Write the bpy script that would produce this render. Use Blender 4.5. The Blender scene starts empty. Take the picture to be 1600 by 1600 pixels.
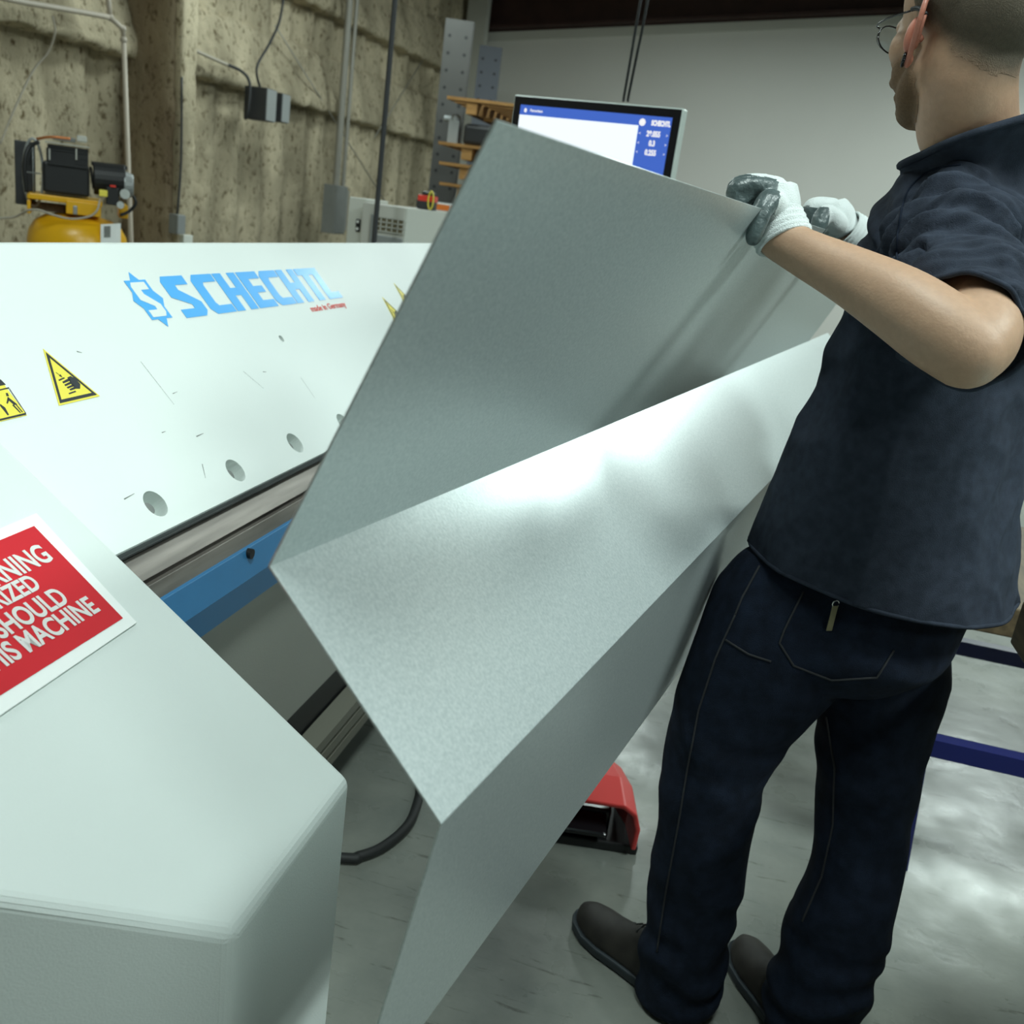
import bpy, bmesh, math, random
from mathutils import Vector, Matrix, noise
random.seed(7)
S = bpy.context.scene
COL = S.collection
# ------------------------------------------------------------------ camera
F = 1489.0                                     # focal length in pixels of a 1600 px frame
H = 1.40                                       # eye height
_d = Vector((-660.0, 4700.0, 1489.0)).normalized()      # world down, seen from the camera (x right, y down, z ahead)
_v1 = Vector((371.0, -420.0, 1489.0)); _v1 = (_v1 - _d * _v1.dot(_d)).normalized()   # world +Y
_v2 = _d.cross(_v1).normalized()                        # world +X
CX = Vector((_v2.x, _v1.x, -_d.x)); CY = Vector((_v2.y, _v1.y, -_d.y)); CZ = Vector((_v2.z, _v1.z, -_d.z))
EYE = Vector((0, 0, H))
cam = bpy.data.cameras.new('camera'); camo = bpy.data.objects.new('camera', cam); COL.objects.link(camo)
camo.matrix_world = Matrix(((CX.x, -CY.x, -CZ.x, 0), (CX.y, -CY.y, -CZ.y, 0), (CX.z, -CY.z, -CZ.z, H), (0, 0, 0, 1)))
cam.sensor_width = 36; cam.lens = F / 1600 * 36; cam.clip_start = .05
cam.dof.use_dof = True; cam.dof.focus_distance = 1.25; cam.dof.aperture_fstop = 7.5
S.camera = camo
S.view_settings.view_transform = 'Standard'; S.view_settings.look = 'None'
S.view_settings.exposure = -0.45; S.view_settings.gamma = 1; S.view_settings.use_curve_mapping = False
# ------------------------------------------------------------------ world
w = bpy.data.worlds.new('world'); S.world = w; w.use_nodes = True
w.node_tree.nodes['Background'].inputs[0].default_value = (.55, .62, .60, 1)
w.node_tree.nodes['Background'].inputs[1].default_value = .12
# ------------------------------------------------------------------ large area lights of the hall (the tubes in the fixtures)
def area(name, loc, sx, sy, e, col=(.86, 1, .965), rot=(0, 0, 0)):
    l = bpy.data.lights.new(name, 'AREA'); l.shape = 'RECTANGLE'; l.size = sx; l.size_y = sy; l.energy = e; l.color = col
    o = bpy.data.objects.new(name, l); COL.objects.link(o); o.location = loc; o.rotation_euler = rot
    return o
FIX = [(3.0, 7.3, 3.95, 120), (3.0, 8.9, 3.95, 120), (-.3, 8.3, 3.75, 75), (.25, .35, 3.80, 84), (3.0, 1.2, 4.05, 200), (3.0, -2.2, 4.05, 85), (-2.2, 2.0, 3.5, 40), (-2.3, 6.2, 3.5, 60)]  # last one is an added lamp that casts the shade under the wall ledges
for i, (x, y, z, e) in enumerate(FIX):
    area('tube_light', (x, y, z - .09), .5, 1.2, e)

def ray(px, py): 
    a = px - 800; b = py - 800
    return CX * a / F + CY * b / F + CZ
def P(px, py, z): return EYE + ray(px, py) * z
def PX(px, py, X):
    r = ray(px, py); return EYE + r * (X / r.x)
def PY(px, py, Y):
    r = ray(px, py); return EYE + r * (Y / r.y)
def PZ(px, py, Z):
    r = ray(px, py); return EYE + r * ((Z - H) / r.z)
def PP(px, py, p0, n):
    r = ray(px, py); return EYE + r * ((p0 - EYE).dot(n) / r.dot(n))
# ------------------------------------------------------------------ materials
def mat(name, col, rough=.5, metal=0, var=0, vs=20, bump=0, bs=60, spec=.5, col2=None, detail=6, stretch=None, emit=None, es=0, trans=0, coat=0):
    m = bpy.data.materials.new(name); m.use_nodes = True; nt = m.node_tree; b = nt.nodes['Principled BSDF']
    b.inputs['Base Color'].default_value = (*col, 1); b.inputs['Roughness'].default_value = rough; b.inputs['Metallic'].default_value = metal
    b.inputs['Specular IOR Level'].default_value = spec
    if trans: b.inputs['Transmission Weight'].default_value = trans
    if coat: b.inputs['Coat Weight'].default_value = coat; b.inputs['Coat Roughness'].default_value = .1
    if emit: b.inputs['Emission Color'].default_value = (*emit, 1); b.inputs['Emission Strength'].default_value = es
    tc = nt.nodes.new('ShaderNodeTexCoord'); mp = nt.nodes.new('ShaderNodeMapping'); nt.links.new(tc.outputs['Object'], mp.inputs[0])
    if stretch: mp.inputs['Scale'].default_value = stretch
    if var or col2:
        n = nt.nodes.new('ShaderNodeTexNoise'); n.inputs['Scale'].default_value = vs; n.inputs['Detail'].default_value = detail
        nt.links.new(mp.outputs[0], n.inputs['Vector'])
        r = nt.nodes.new('ShaderNodeValToRGB'); r.color_ramp.elements[0].position = .35; r.color_ramp.elements[1].position = .68
        c2 = col2 or tuple(min(1, c * (1 + var)) for c in col); c1 = col if col2 else tuple(c * (1 - var) for c in col)
        r.color_ramp.elements[0].color = (*c1, 1); r.color_ramp.elements[1].color = (*c2, 1)
        nt.links.new(n.outputs[0], r.inputs[0]); nt.links.new(r.outputs[0], b.inputs['Base Color'])
    if bump:
        n2 = nt.nodes.new('ShaderNodeTexNoise'); n2.inputs['Scale'].default_value = bs; n2.inputs['Detail'].default_value = 5
        nt.links.new(mp.outputs[0], n2.inputs['Vector'])
        bp = nt.nodes.new('ShaderNodeBump'); bp.inputs['Strength'].default_value = bump; bp.inputs['Distance'].default_value = .01
        nt.links.new(n2.outputs[0], bp.inputs['Height']); nt.links.new(bp.outputs[0], b.inputs['Normal'])
    return m
def foam_mat(name, c1, c2, c3, sc=3.0):
    m = bpy.data.materials.new(name); m.use_nodes = True; nt = m.node_tree; b = nt.nodes['Principled BSDF']; b.inputs['Roughness'].default_value = .95
    b.inputs['Specular IOR Level'].default_value = .1
    N = nt.nodes.new; L = nt.links.new
    tc = N('ShaderNodeTexCoord'); mp = N('ShaderNodeMapping'); mp.inputs['Scale'].default_value = (1, 1, .35); L(tc.outputs['Object'], mp.inputs[0])
    n = N('ShaderNodeTexNoise'); n.inputs['Scale'].default_value = sc; n.inputs['Detail'].default_value = 8; L(mp.outputs[0], n.inputs['Vector'])
    r = N('ShaderNodeValToRGB'); r.color_ramp.elements[0].position = .38; r.color_ramp.elements[1].position = .62
    r.color_ramp.elements[0].color = (*c1, 1); r.color_ramp.elements[1].color = (*c2, 1); L(n.outputs[0], r.inputs[0])
    n2 = N('ShaderNodeTexNoise'); n2.inputs['Scale'].default_value = 26; n2.inputs['Detail'].default_value = 6; n2.inputs['Roughness'].default_value = .7
    mp2 = N('ShaderNodeMapping'); mp2.inputs['Scale'].default_value = (1, 1, .6); L(tc.outputs['Object'], mp2.inputs[0]); L(mp2.outputs[0], n2.inputs['Vector'])
    r2 = N('ShaderNodeValToRGB'); r2.color_ramp.elements[0].position = .34; r2.color_ramp.elements[1].position = .46
    r2.color_ramp.elements[0].color = (*c3, 1); r2.color_ramp.elements[1].color = (1, 1, 1, 1); L(n2.outputs[0], r2.inputs[0])
    mx = N('ShaderNodeMix'); mx.data_type = 'RGBA'; mx.blend_type = 'MULTIPLY'; mx.inputs[0].default_value = 1
    L(r.outputs[0], mx.inputs[6]); L(r2.outputs[0], mx.inputs[7]); L(mx.outputs[2], b.inputs['Base Color'])
    bp = N('ShaderNodeBump'); bp.inputs['Strength'].default_value = .8; bp.inputs['Distance'].default_value = .03
    L(n2.outputs[0], bp.inputs['Height']); L(bp.outputs[0], b.inputs['Normal'])
    return m
def floor_mat():
    m = bpy.data.materials.new('polished_concrete'); m.use_nodes = True; nt = m.node_tree; b = nt.nodes['Principled BSDF']
    N = nt.nodes.new; L = nt.links.new
    tc = N('ShaderNodeTexCoord')
    n = N('ShaderNodeTexNoise'); n.inputs['Scale'].default_value = 2.2; n.inputs['Detail'].default_value = 10; n.inputs['Roughness'].default_value = .65; L(tc.outputs['Object'], n.inputs['Vector'])
    r = N('ShaderNodeValToRGB'); r.color_ramp.elements[0].position = .3; r.color_ramp.elements[1].position = .7
    r.color_ramp.elements[0].color = (.150, .168, .152, 1); r.color_ramp.elements[1].color = (.275, .288, .250, 1); L(n.outputs[0], r.inputs[0])
    # scuffs: thin stretched dark marks
    mp = N('ShaderNodeMapping'); mp.inputs['Rotation'].default_value = (0, 0, .12); mp.inputs['Scale'].default_value = (3, 26, 1); L(tc.outputs['Object'], mp.inputs[0])
    n3 = N('ShaderNodeTexNoise'); n3.inputs['Scale'].default_value = 2.4; n3.inputs['Detail'].default_value = 8; n3.inputs['Roughness'].default_value = .7; n3.inputs['Distortion'].default_value = .6; L(mp.outputs[0], n3.inputs['Vector'])
    r3 = N('ShaderNodeValToRGB'); r3.color_ramp.elements[0].position = .33; r3.color_ramp.elements[1].position = .40
    r3.color_ramp.elements[0].color = (.35, .33, .3, 1); r3.color_ramp.elements[1].color = (1, 1, 1, 1); L(n3.outputs[0], r3.inputs[0])
    mx = N('ShaderNodeMix'); mx.data_type = 'RGBA'; mx.blend_type = 'MULTIPLY'; mx.inputs[0].default_value = .8
    L(r.outputs[0], mx.inputs[6]); L(r3.outputs[0], mx.inputs[7]); L(mx.outputs[2], b.inputs['Base Color'])
    n2 = N('ShaderNodeTexNoise'); n2.inputs['Scale'].default_value = 7; n2.inputs['Detail'].default_value = 8; L(tc.outputs['Object'], n2.inputs['Vector'])
    r2 = N('ShaderNodeMapRange'); r2.inputs[3].default_value = .12; r2.inputs[4].default_value = .5; L(n2.outputs[0], r2.inputs[0]); L(r2.outputs[0], b.inputs['Roughness'])
    bp = N('ShaderNodeBump'); bp.inputs['Strength'].default_value = .25; bp.inputs['Distance'].default_value = .01; L(n2.outputs[0], bp.inputs['Height']); L(bp.outputs[0], b.inputs['Normal'])
    b.inputs['Specular IOR Level'].default_value = .5
    return m
def galv_mat():
    m = bpy.data.materials.new('galvanised_steel'); m.use_nodes = True; nt = m.node_tree; b = nt.nodes['Principled BSDF']
    N = nt.nodes.new; L = nt.links.new
    b.inputs['Metallic'].default_value = .50
    tc = N('ShaderNodeTexCoord'); v = N('ShaderNodeTexNoise'); v.inputs['Scale'].default_value = 330; v.inputs['Detail'].default_value = 3; L(tc.outputs['Object'], v.inputs['Vector'])
    r = N('ShaderNodeValToRGB'); r.color_ramp.elements[0].position = .3; r.color_ramp.elements[1].position = .7
    r.color_ramp.elements[0].color = (.56, .64, .64, 1); r.color_ramp.elements[1].color = (.72, .79, .785, 1); L(v.outputs[0], r.inputs[0]); L(r.outputs[0], b.inputs['Base Color'])
    r2 = N('ShaderNodeMapRange'); r2.inputs[3].default_value = .26; r2.inputs[4].default_value = .34; L(v.outputs[0], r2.inputs[0]); L(r2.outputs[0], b.inputs['Roughness'])
    bp = N('ShaderNodeBump'); bp.inputs['Strength'].default_value = .06; bp.inputs['Distance'].default_value = .002; L(v.outputs[0], bp.inputs['Height']); L(bp.outputs[0], b.inputs['Normal'])
    return m
def attr_mat(name, attr, rough, var=.12, vs=120, bump=.15, bs=300, sss=0):
    m = bpy.data.materials.new(name); m.use_nodes = True; nt = m.node_tree; b = nt.nodes['Principled BSDF']
    N = nt.nodes.new; L = nt.links.new
    a = N('ShaderNodeAttribute'); a.attribute_name = attr
    tc = N('ShaderNodeTexCoord'); n = N('ShaderNodeTexNoise'); n.inputs['Scale'].default_value = vs; n.inputs['Detail'].default_value = 5; L(tc.outputs['Object'], n.inputs['Vector'])
    r = N("ShaderNodeMapRange"); r.inputs[3].default_value = 1 - var; r.inputs[4].default_value = 1 + var; L(n.outputs[0], r.inputs[0])
    m2 = N('ShaderNodeMix'); m2.data_type = 'RGBA'; m2.blend_type = 'MULTIPLY'; m2.inputs[0].default_value = 1; L(a.outputs['Color'], m2.inputs[6]); L(r.outputs[0], m2.inputs[7]); L(m2.outputs[2], b.inputs['Base Color'])
    b.inputs['Roughness'].default_value = rough
    n2 = N('ShaderNodeTexNoise'); n2.inputs['Scale'].default_value = bs; L(tc.outputs['Object'], n2.inputs['Vector'])
    bp = N('ShaderNodeBump'); bp.inputs['Strength'].default_value = bump; bp.inputs['Distance'].default_value = .002; L(n2.outputs[0], bp.inputs['Height']); L(bp.outputs[0], b.inputs['Normal'])
    if sss: b.inputs['Subsurface Weight'].default_value = sss; b.inputs['Subsurface Radius'].default_value = (.01, .004, .002)
    return m
M = {
 'floor': floor_mat(), 'galv': galv_mat(),
 'foam': foam_mat('sprayed_foam', (.38, .33, .23), (.66, .575, .41), (.28, .24, .18)),
 'foam_dark': foam_mat('sprayed_foam_brown', (.24, .18, .115), (.36, .29, .19), (.4, .36, .3), 4),
 'white_wall': mat('white_wall_panel', (.66, .65, .61), .6, var=.03, vs=.6),
 'rafter': mat('oxide_red_paint', (.045, .018, .015), .5, var=.2, vs=5),
 'roof': mat('dark_roof', (.14, .135, .12), .8, var=.2, vs=3),
 'paint': mat('white_machine_paint', (.78, .84, .81), .42, bump=.05, bs=300, var=.015, vs=2),
 'paint2': mat('grey_white_paint', (.70, .76, .735), .5, bump=.08, bs=400, var=.02, vs=3),
 'base': mat('grey_base_paint', (.36, .37, .33), .5, bump=.06, bs=300, var=.05, vs=3),
 'blue': mat('blue_machine_paint', (.055, .24, .50), .35, var=.08, vs=4),
 'steel': mat('worn_steel', (.26, .235, .21), .42, .45, var=.25, vs=6, stretch=(8, .6, 8)),
 'steel_dark': mat('dark_steel', (.10, .11, .11), .4, .7, var=.2, vs=8),
 'black': mat('matte_black', (.012, .013, .014), .5), 'black_gloss': mat('black_gloss', (.01, .01, .012), .18),
 'dark_grey': mat('dark_grey_plastic', (.035, .037, .04), .5), 'mid_grey': mat('grey_painted_metal', (.20, .21, .20), .5, var=.08, vs=10),
 'logo_blue': mat('logo_blue', (.10, .46, .95), .3, spec=.6), 'logo_red': mat('logo_red', (.72, .12, .10), .45),
 'yellow': mat('sign_yellow', (.88, .76, .10), .4), 'sign_black': mat('sign_black', (.03, .035, .04), .5),
 'red': mat('sign_red', (.60, .02, .03), .4, var=.06, vs=6), 'sign_white': mat('sign_white', (.90, .93, .91), .45), 'sign_text': mat('sign_text', (.72, .70, .68), .5),
 'comp_yellow': mat('compressor_yellow', (.80, .43, .01), .32, var=.06, vs=5), 'pvc': mat('pvc_pipe', (.52, .46, .38), .5),
 'cable_white': mat('pale_cable', (.42, .38, .31), .6), 'chrome': mat('chrome', (.7, .7, .7), .2, 1),
 'alu': mat('aluminium', (.33, .35, .35), .4, .3), 'rack': mat('rack_steel', (.10, .10, .095), .45, .35, var=.06, vs=5), 'rack_blue': mat('rack_steel_blue', (.15, .165, .195), .5, .3),
 'wood': mat('pallet_wood', (.24, .12, .03), .7, col2=(.36, .19, .055), vs=4, stretch=(2, 14, 14)), 'wood_dark': mat('dark_wood', (.09, .065, .035), .6, col2=(.16, .115, .06), vs=5, stretch=(14, 2, 14)),
 'cabinet': mat('cabinet_paint', (.52, .52, .47), .5, var=.02, vs=3), 'cab_white': mat('cabinet_white', (.66, .68, .62), .5), 'grille': mat('grille_back', (.13, .11, .06), .6),
 'orange': mat('orange_label', (.85, .22, .03), .5), 'bright_red': mat('bright_red', (.80, .05, .03), .35), 'pedal_red': mat('pedal_red', (.62, .045, .04), .4, coat=.3),
 'denim_blue_frame': mat('navy_steel', (.012, .018, .13), .4), 'rubber': mat('rubber', (.02, .022, .022), .6),
 'beige_bar': mat('beige_bar', (.20, .20, .16), .5), 'screen_white': mat('screen_white', (0, 0, 0), .3, emit=(.86, .95, 1), es=1.5), 'screen_blue': mat('screen_blue', (0, 0, 0), .3, emit=(.08, .20, .82), es=.95),
 'screen_text': mat('screen_text', (0, 0, 0), .3, emit=(1, 1, 1), es=1.3), 'bezel': mat('bezel_edge', (.55, .62, .58), .4),
 'shirt': mat('navy_cotton', (.029, .037, .055), .88, var=.18, vs=60, bump=.35, bs=900, spec=.2),
 'shirt_seam': mat('navy_cotton_seam', (.014, .02, .034), .9, spec=.1),
 'denim': mat('dark_denim', (.009, .015, .030), .85, var=.3, vs=40, bump=.4, bs=700, spec=.2), 'stitch': mat('denim_stitch', (.028, .030, .034), .8),
 'glove': mat('white_knit', (.74, .80, .79), .85, bump=.5, bs=700, var=.03, vs=30), 'glove_grey': mat('grey_coating', (.085, .115, .115), .3, var=.2, vs=30, bump=.3, bs=90),
 'shoe': mat('black_shoe', (.025, .022, .018), .6, var=.3, vs=30), 'sole': mat('dark_sole', (.025, .035, .042), .6), 'glass': mat('lens', (.9, .95, .95), .03, trans=1),
 'skin': attr_mat('skin', 'tint', .5, sss=.08), 'skin_hair': attr_mat('cropped_hair', 'tint', .8, var=.35, vs=260, bump=.7, bs=700),
 'ear': mat('ear_skin', (.50, .19, .13), .45, var=.1, vs=40), 'hair': mat('short_hair', (.085, .075, .05), .8, col2=(.13, .115, .08), vs=90, bump=.8, bs=500, spec=.2), 'beard': mat('short_beard', (.12, .068, .03), .8, col2=(.24, .15, .075), vs=110, bump=.9, bs=500, spec=.2),
 'galv_conduit': mat('conduit', (.34, .33, .29), .4, .5), 'copper': mat('copper_pipe', (.6, .22, .08), .4, .6), 'lamp': mat('lamp_tube', (0, 0, 0), .5, emit=(.88, 1, .95), es=6), 'lamp_body': mat('lamp_body', (.6, .6, .6), .5),
 'cyan_sheet': mat('pale_sheet_metal', (.55, .68, .66), .4, .3),
}
# ------------------------------------------------------------------ helpers
def finish(name, me, m, parent=None, smooth=False):
    o = bpy.data.objects.new(name, me); COL.objects.link(o)
    if m is not None:
        for mm in (m if isinstance(m, list) else [m]): me.materials.append(M[mm] if isinstance(mm, str) else mm)
    if smooth:
        for p in me.polygons: p.use_smooth = True
    if parent: o.parent = parent; o.matrix_parent_inverse = parent.matrix_world.inverted()
    return o
def obj(name, bm, m, parent=None, smooth=False, bevel=0, seg=2, auto=False):
    bmesh.ops.recalc_face_normals(bm, faces=bm.faces[:])
    me = bpy.data.meshes.new(name); bm.to_mesh(me); bm.free()
    o = finish(name, me, m, parent, smooth)
    if bevel:
        b = o.modifiers.new('bevel', 'BEVEL'); b.width = bevel; b.segments = seg; b.limit_method = 'ANGLE'; b.angle_limit = .6
    return o
def thing(name, loc, label, cat, group=None):
    o = bpy.data.objects.new(name, None); COL.objects.link(o); o.location = loc; o.empty_display_size = .1
    bpy.context.view_layer.update() if False else None
    o.matrix_world = Matrix.Translation(loc)
    tag(o, label, cat, group); return o
def tag(o, label=None, cat=None, group=None, kind=None):
    if label: o['label'] = label
    if cat: o['category'] = cat
    if group: o['group'] = group
    if kind: o['kind'] = kind
    return o
def struct(o): o['kind'] = 'structure'; return o
def BM(): return bmesh.new()
def poly(bm, pts): return bm.faces.new([bm.verts.new(p) for p in pts])
def box(bm, c, s, ax=None):
    ax = ax or (Vector((1, 0, 0)), Vector((0, 1, 0)), Vector((0, 0, 1))); c = Vector(c)
    v = [bm.verts.new(c + ax[0] * s[0] / 2 * i + ax[1] * s[1] / 2 * j + ax[2] * s[2] / 2 * k) for i in (-1, 1) for j in (-1, 1) for k in (-1, 1)]
    for f in ((0, 1, 3, 2), (4, 6, 7, 5), (0, 4, 5, 1), (2, 3, 7, 6), (0, 2, 6, 4), (1, 5, 7, 3)): bm.faces.new([v[i] for i in f])
    return v
def box2(bm, a, b): return box(bm, [(a[i] + b[i]) / 2 for i in range(3)], [abs(b[i] - a[i]) for i in range(3)])
def prism(bm, prof, y0, y1, f=None):
    """profile of (x, z) swept along y"""
    f = f or (lambda x, y, z: Vector((x, y, z)))
    a = [bm.verts.new(f(x, y0, z)) for x, z in prof]; b = [bm.verts.new(f(x, y1, z)) for x, z in prof]; n = len(prof)
    bm.faces.new(a); bm.faces.new(b[::-1])
    for i in range(n): bm.faces.new((a[i], a[(i + 1) % n], b[(i + 1) % n], b[i]))
def extr(bm, pts, d):
    a = [bm.verts.new(Vector(p)) for p in pts]; b = [bm.verts.new(Vector(p) + d) for p in pts]; n = len(pts)
    bm.faces.new(a); bm.faces.new(b[::-1])
    for i in range(n): bm.faces.new((a[i], a[(i + 1) % n], b[(i + 1) % n], b[i]))
def rings(bm, rs, cap=True, closed=True):
    vs = [[bm.verts.new(p) for p in r] for r in rs]; n = len(rs[0])
    for a, b in zip(vs, vs[1:]):
        for i in range(n if closed else n - 1): bm.faces.new((a[i], a[(i + 1) % n], b[(i + 1) % n], b[i]))
    if cap:
        bm.faces.new(vs[0]); bm.faces.new(vs[-1][::-1])
    return vs
def ell(c, u, v, n=20, p=2.0):
    out = []
    for i in range(n):
        t = 2 * math.pi * i / n; cs, sn = math.cos(t), math.sin(t)
        out.append(c + u * math.copysign(abs(cs) ** (2 / p), cs) + v * math.copysign(abs(sn) ** (2 / p), sn))
    return out
def tube(bm, pts, r, n=10, cap=True, flat=1.0, ref=None):
    """tube through pts; r a number or one per point"""
    pts = [Vector(p) for p in pts]; rr = r if isinstance(r, (list, tuple)) else [r] * len(pts)
    t0 = (pts[1] - pts[0]).normalized(); ref = ref or (Vector((0, 0, 1)) if abs(t0.z) < .9 else Vector((1, 0, 0)))
    u = (ref - t0 * ref.dot(t0)).normalized(); out = []
    for i, p in enumerate(pts):
        t = (pts[min(i + 1, len(pts) - 1)] - pts[max(i - 1, 0)]).normalized()
        u = (u - t * u.dot(t)).normalized(); v = t.cross(u)
        out.append(ell(p, u * rr[i], v * rr[i] * flat, n))
    rings(bm, out, cap)
def spline(pts, k=6):
    pts = [Vector(p) for p in pts]; out = []
    for i in range(len(pts) - 1):
        p0 = pts[max(i - 1, 0)]; p1 = pts[i]; p2 = pts[i + 1]; p3 = pts[min(i + 2, len(pts) - 1)]
        for j in range(k):
            t = j / k
            out.append(.5 * ((2 * p1) + (p2 - p0) * t + (2 * p0 - 5 * p1 + 4 * p2 - p3) * t * t + (3 * p1 - p0 - 3 * p2 + p3) * t ** 3))
    out.append(pts[-1]); return out
def spl(vals, k=6): return [v.x for v in spline([Vector((a, 0, 0)) for a in vals], k)]
def limb(bm, spec, n=18, k=5, cap=True):
    """spec: (point, radius)"""
    tube(bm, spline([s[0] for s in spec], k), spl([s[1] for s in spec], k), n, cap)
    for s in (spec[0], spec[-1]):
        if cap: ball(bm, s[0], s[1] * .97)
def ball(bm, c, r, r2=None, ax=None, seg=16):
    c = Vector(c); r = Vector((r, r, r)) if not isinstance(r, (tuple, list, Vector)) else Vector(r)
    ax = ax or (Vector((1, 0, 0)), Vector((0, 1, 0)), Vector((0, 0, 1)))
    g = bmesh.ops.create_uvsphere(bm, u_segments=seg, v_segments=seg // 2 + 2, radius=1)
    for v in g['verts']: v.co = c + ax[0] * v.co.x * r.x + ax[1] * v.co.y * r.y + ax[2] * v.co.z * r.z
def cyl(bm, a, b, r, n=16, r2=None): tube(bm, [a, b], [r, r if r2 is None else r2], n)
def remesh(bm, vox, smooth=6, fac=.5):
    bmesh.ops.recalc_face_normals(bm, faces=bm.faces[:])
    me = bpy.data.meshes.new('t'); bm.to_mesh(me); bm.free(); o = bpy.data.objects.new('t', me); COL.objects.link(o)
    r = o.modifiers.new('r', 'REMESH'); r.mode = 'VOXEL'; r.voxel_size = vox
    if smooth:
        s = o.modifiers.new('s', 'SMOOTH'); s.iterations = smooth; s.factor = fac
    dg = bpy.context.evaluated_depsgraph_get(); dg.update()
    out = bpy.data.meshes.new_from_object(o.evaluated_get(dg)); bpy.data.objects.remove(o); bpy.data.meshes.remove(me)
    return out
def text_mesh(name, txt, size, m, parent, origin, xd, yd, align='LEFT', off=0.0, sx=1.0, ext=.0003, space=1.0):
    c = bpy.data.curves.new('t', 'FONT'); c.body = txt; c.size = size; c.align_x = align; c.offset = off; c.extrude = ext; c.space_character = space
    o = bpy.data.objects.new('t', c); COL.objects.link(o)
    dg = bpy.context.evaluated_depsgraph_get(); dg.update()
    me = bpy.data.meshes.new_from_object(o.evaluated_get(dg)); bpy.data.objects.remove(o)
    zd = xd.cross(yd).normalized()
    for v in me.vertices: v.co = Vector(origin) + xd * v.co.x * sx + yd * v.co.y + zd * v.co.z
    return finish(name, me, m, parent)

# ================================================================== SETTING
WA = math.radians(4.0); WD = Vector((math.sin(WA), math.cos(WA), 0)); WN = Vector((math.cos(WA), -math.sin(WA), 0)); W0 = Vector((-4.4, 0, 0))
def onwall(px, py, off=0): return PP(px, py, W0 + WN * off, WN)
def wallpt(s, off, z): return W0 + WD * s + WN * off + Vector((0, 0, z))
BACKY = 11.6
bm = BM(); box2(bm, (-6, -6, -.1), (9, 13, 0)); struct(obj('floor', bm, 'floor'))
# left wall: corrugated sheet covered in sprayed foam
bm = BM(); nu, nv = 420, 70; g = []
for i in range(nu + 1):
    s = -6 + 18.4 * i / nu; row = []
    for j in range(nv + 1):
        z = 3.7 * j / nv; c = .024 * math.sin(s * 2 * math.pi / .33) if z < 3.6 else 0
        q = wallpt(s, 0, z); nz = noise.noise(q * 2.2) * .016 + noise.noise(q * 9) * .014 + noise.noise(q * 24) * .010
        row.append(bm.verts.new(wallpt(s, c + nz, z)))
    g.append(row)
for i in range(nu):
    for j in range(nv): bm.faces.new((g[i][j], g[i + 1][j], g[i + 1][j + 1], g[i][j + 1]))
struct(obj('wall_left', bm, 'foam', smooth=True))
def foam_beam(name, a, b, u, v, su, sv, m, seg=.05, amp=.03):
    """noisy rounded box from a to b with half sizes su, sv"""
    bm = BM(); L = (b - a).length; n = max(2, int(L / seg)); rs = []
    for i in range(n + 1):
        c = a.lerp(b, i / n); r = []
        for q in ell(c, u * su, v * sv, 28, 5.0):
            r.append(q + (q - c).normalized() * (noise.noise(q * 5) * amp + noise.noise(q * 17) * amp * .6))
        rs.append(r)
    rings(bm, rs); return struct(obj(name, bm, m, smooth=True))
UP = Vector((0, 0, 1))
ga = H + .147 * 4.4 - .055
def ledge(name, s0, s1, z):
    bm = BM(); n = int((s1 - s0) / .045); rs = []
    prof = [(-.06, .42), (.04, .36), (.06, .26), (.085, .16), (.11, .08), (.135, .02), (.145, -.04), (.13, -.07), (.07, -.075), (-.06, -.07)]
    pp = [v for v in spline([Vector((a_, b_, 0)) for a_, b_ in prof], 3)]
    for i in range(n + 1):
        s_ = s0 + (s1 - s0) * i / n; r = []
        for v in pp:
            q = wallpt(s_, v.x, z + v.y); r.append(q + WN * (noise.noise(q * 4) * .03 + noise.noise(q * 15) * .018) + UP * noise.noise(q * 11 + Vector((9, 0, 0))) * .022)
        rs.append(r)
    rings(bm, rs); return struct(obj(name, bm, 'foam', smooth=True))
gb = H + .343 * 4.4 - .16
ledge('trim_1', -4, 12.2, ga + .06)
ledge('trim_2', -4, 12.2, gb + .06)
# foam-covered steel column
cpt = onwall(279, 200, .38); cs_ = (cpt - W0).dot(WD)
foam_beam('trim_3', wallpt(cs_ + .02, .165, -.05), wallpt(cs_ + .02, .165, 3.62), WN, WD, .225, .10, 'foam_dark', amp=.02)
cb = BM(); rs = []
for i in range(75):
    z = -.05 + i * .05; c = wallpt(cs_ + .03, .40, z); rs.append([q + (q - c).normalized() * noise.noise(q * 9) * .012 for q in ell(c, WN * .035, WD * .078, 24, 4)])
rings(cb, rs); struct(obj('trim_4', cb, 'foam', smooth=True))
# back wall
RZ = lambda x: 3.28 + .13 * (x + 3.36)
bm = BM(); extr(bm, [(-5, BACKY, 0), (9, BACKY, 0), (9, BACKY, RZ(9)), (-5, BACKY, RZ(-5))], Vector((0, .1, 0))); struct(obj('wall_back', bm, 'white_wall'))
bm = BM(); extr(bm, [(-5, BACKY - .02, RZ(-5)), (9, BACKY - .02, RZ(9)), (9, BACKY - .02, RZ(9) + .75), (-5, BACKY - .02, RZ(-5) + .75)], Vector((0, .12, 0)))
extr(bm, [(-5, BACKY - .14, RZ(-5)+.02), (9, BACKY - .14, RZ(9)+.02), (9, BACKY - .14, RZ(9) + .05), (-5, BACKY - .14, RZ(-5) + .05)], Vector((0, .12, 0)))
struct(obj('trim_5', bm, 'rafter'))
bm = BM(); extr(bm, [(-5, BACKY - .03, RZ(-5) - .09), (9, BACKY - .03, RZ(9) - .09), (9, BACKY - .03, RZ(9)), (-5, BACKY - .03, RZ(-5))], Vector((0, .03, 0))); struct(obj('trim_6', bm, 'cabinet'))
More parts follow.
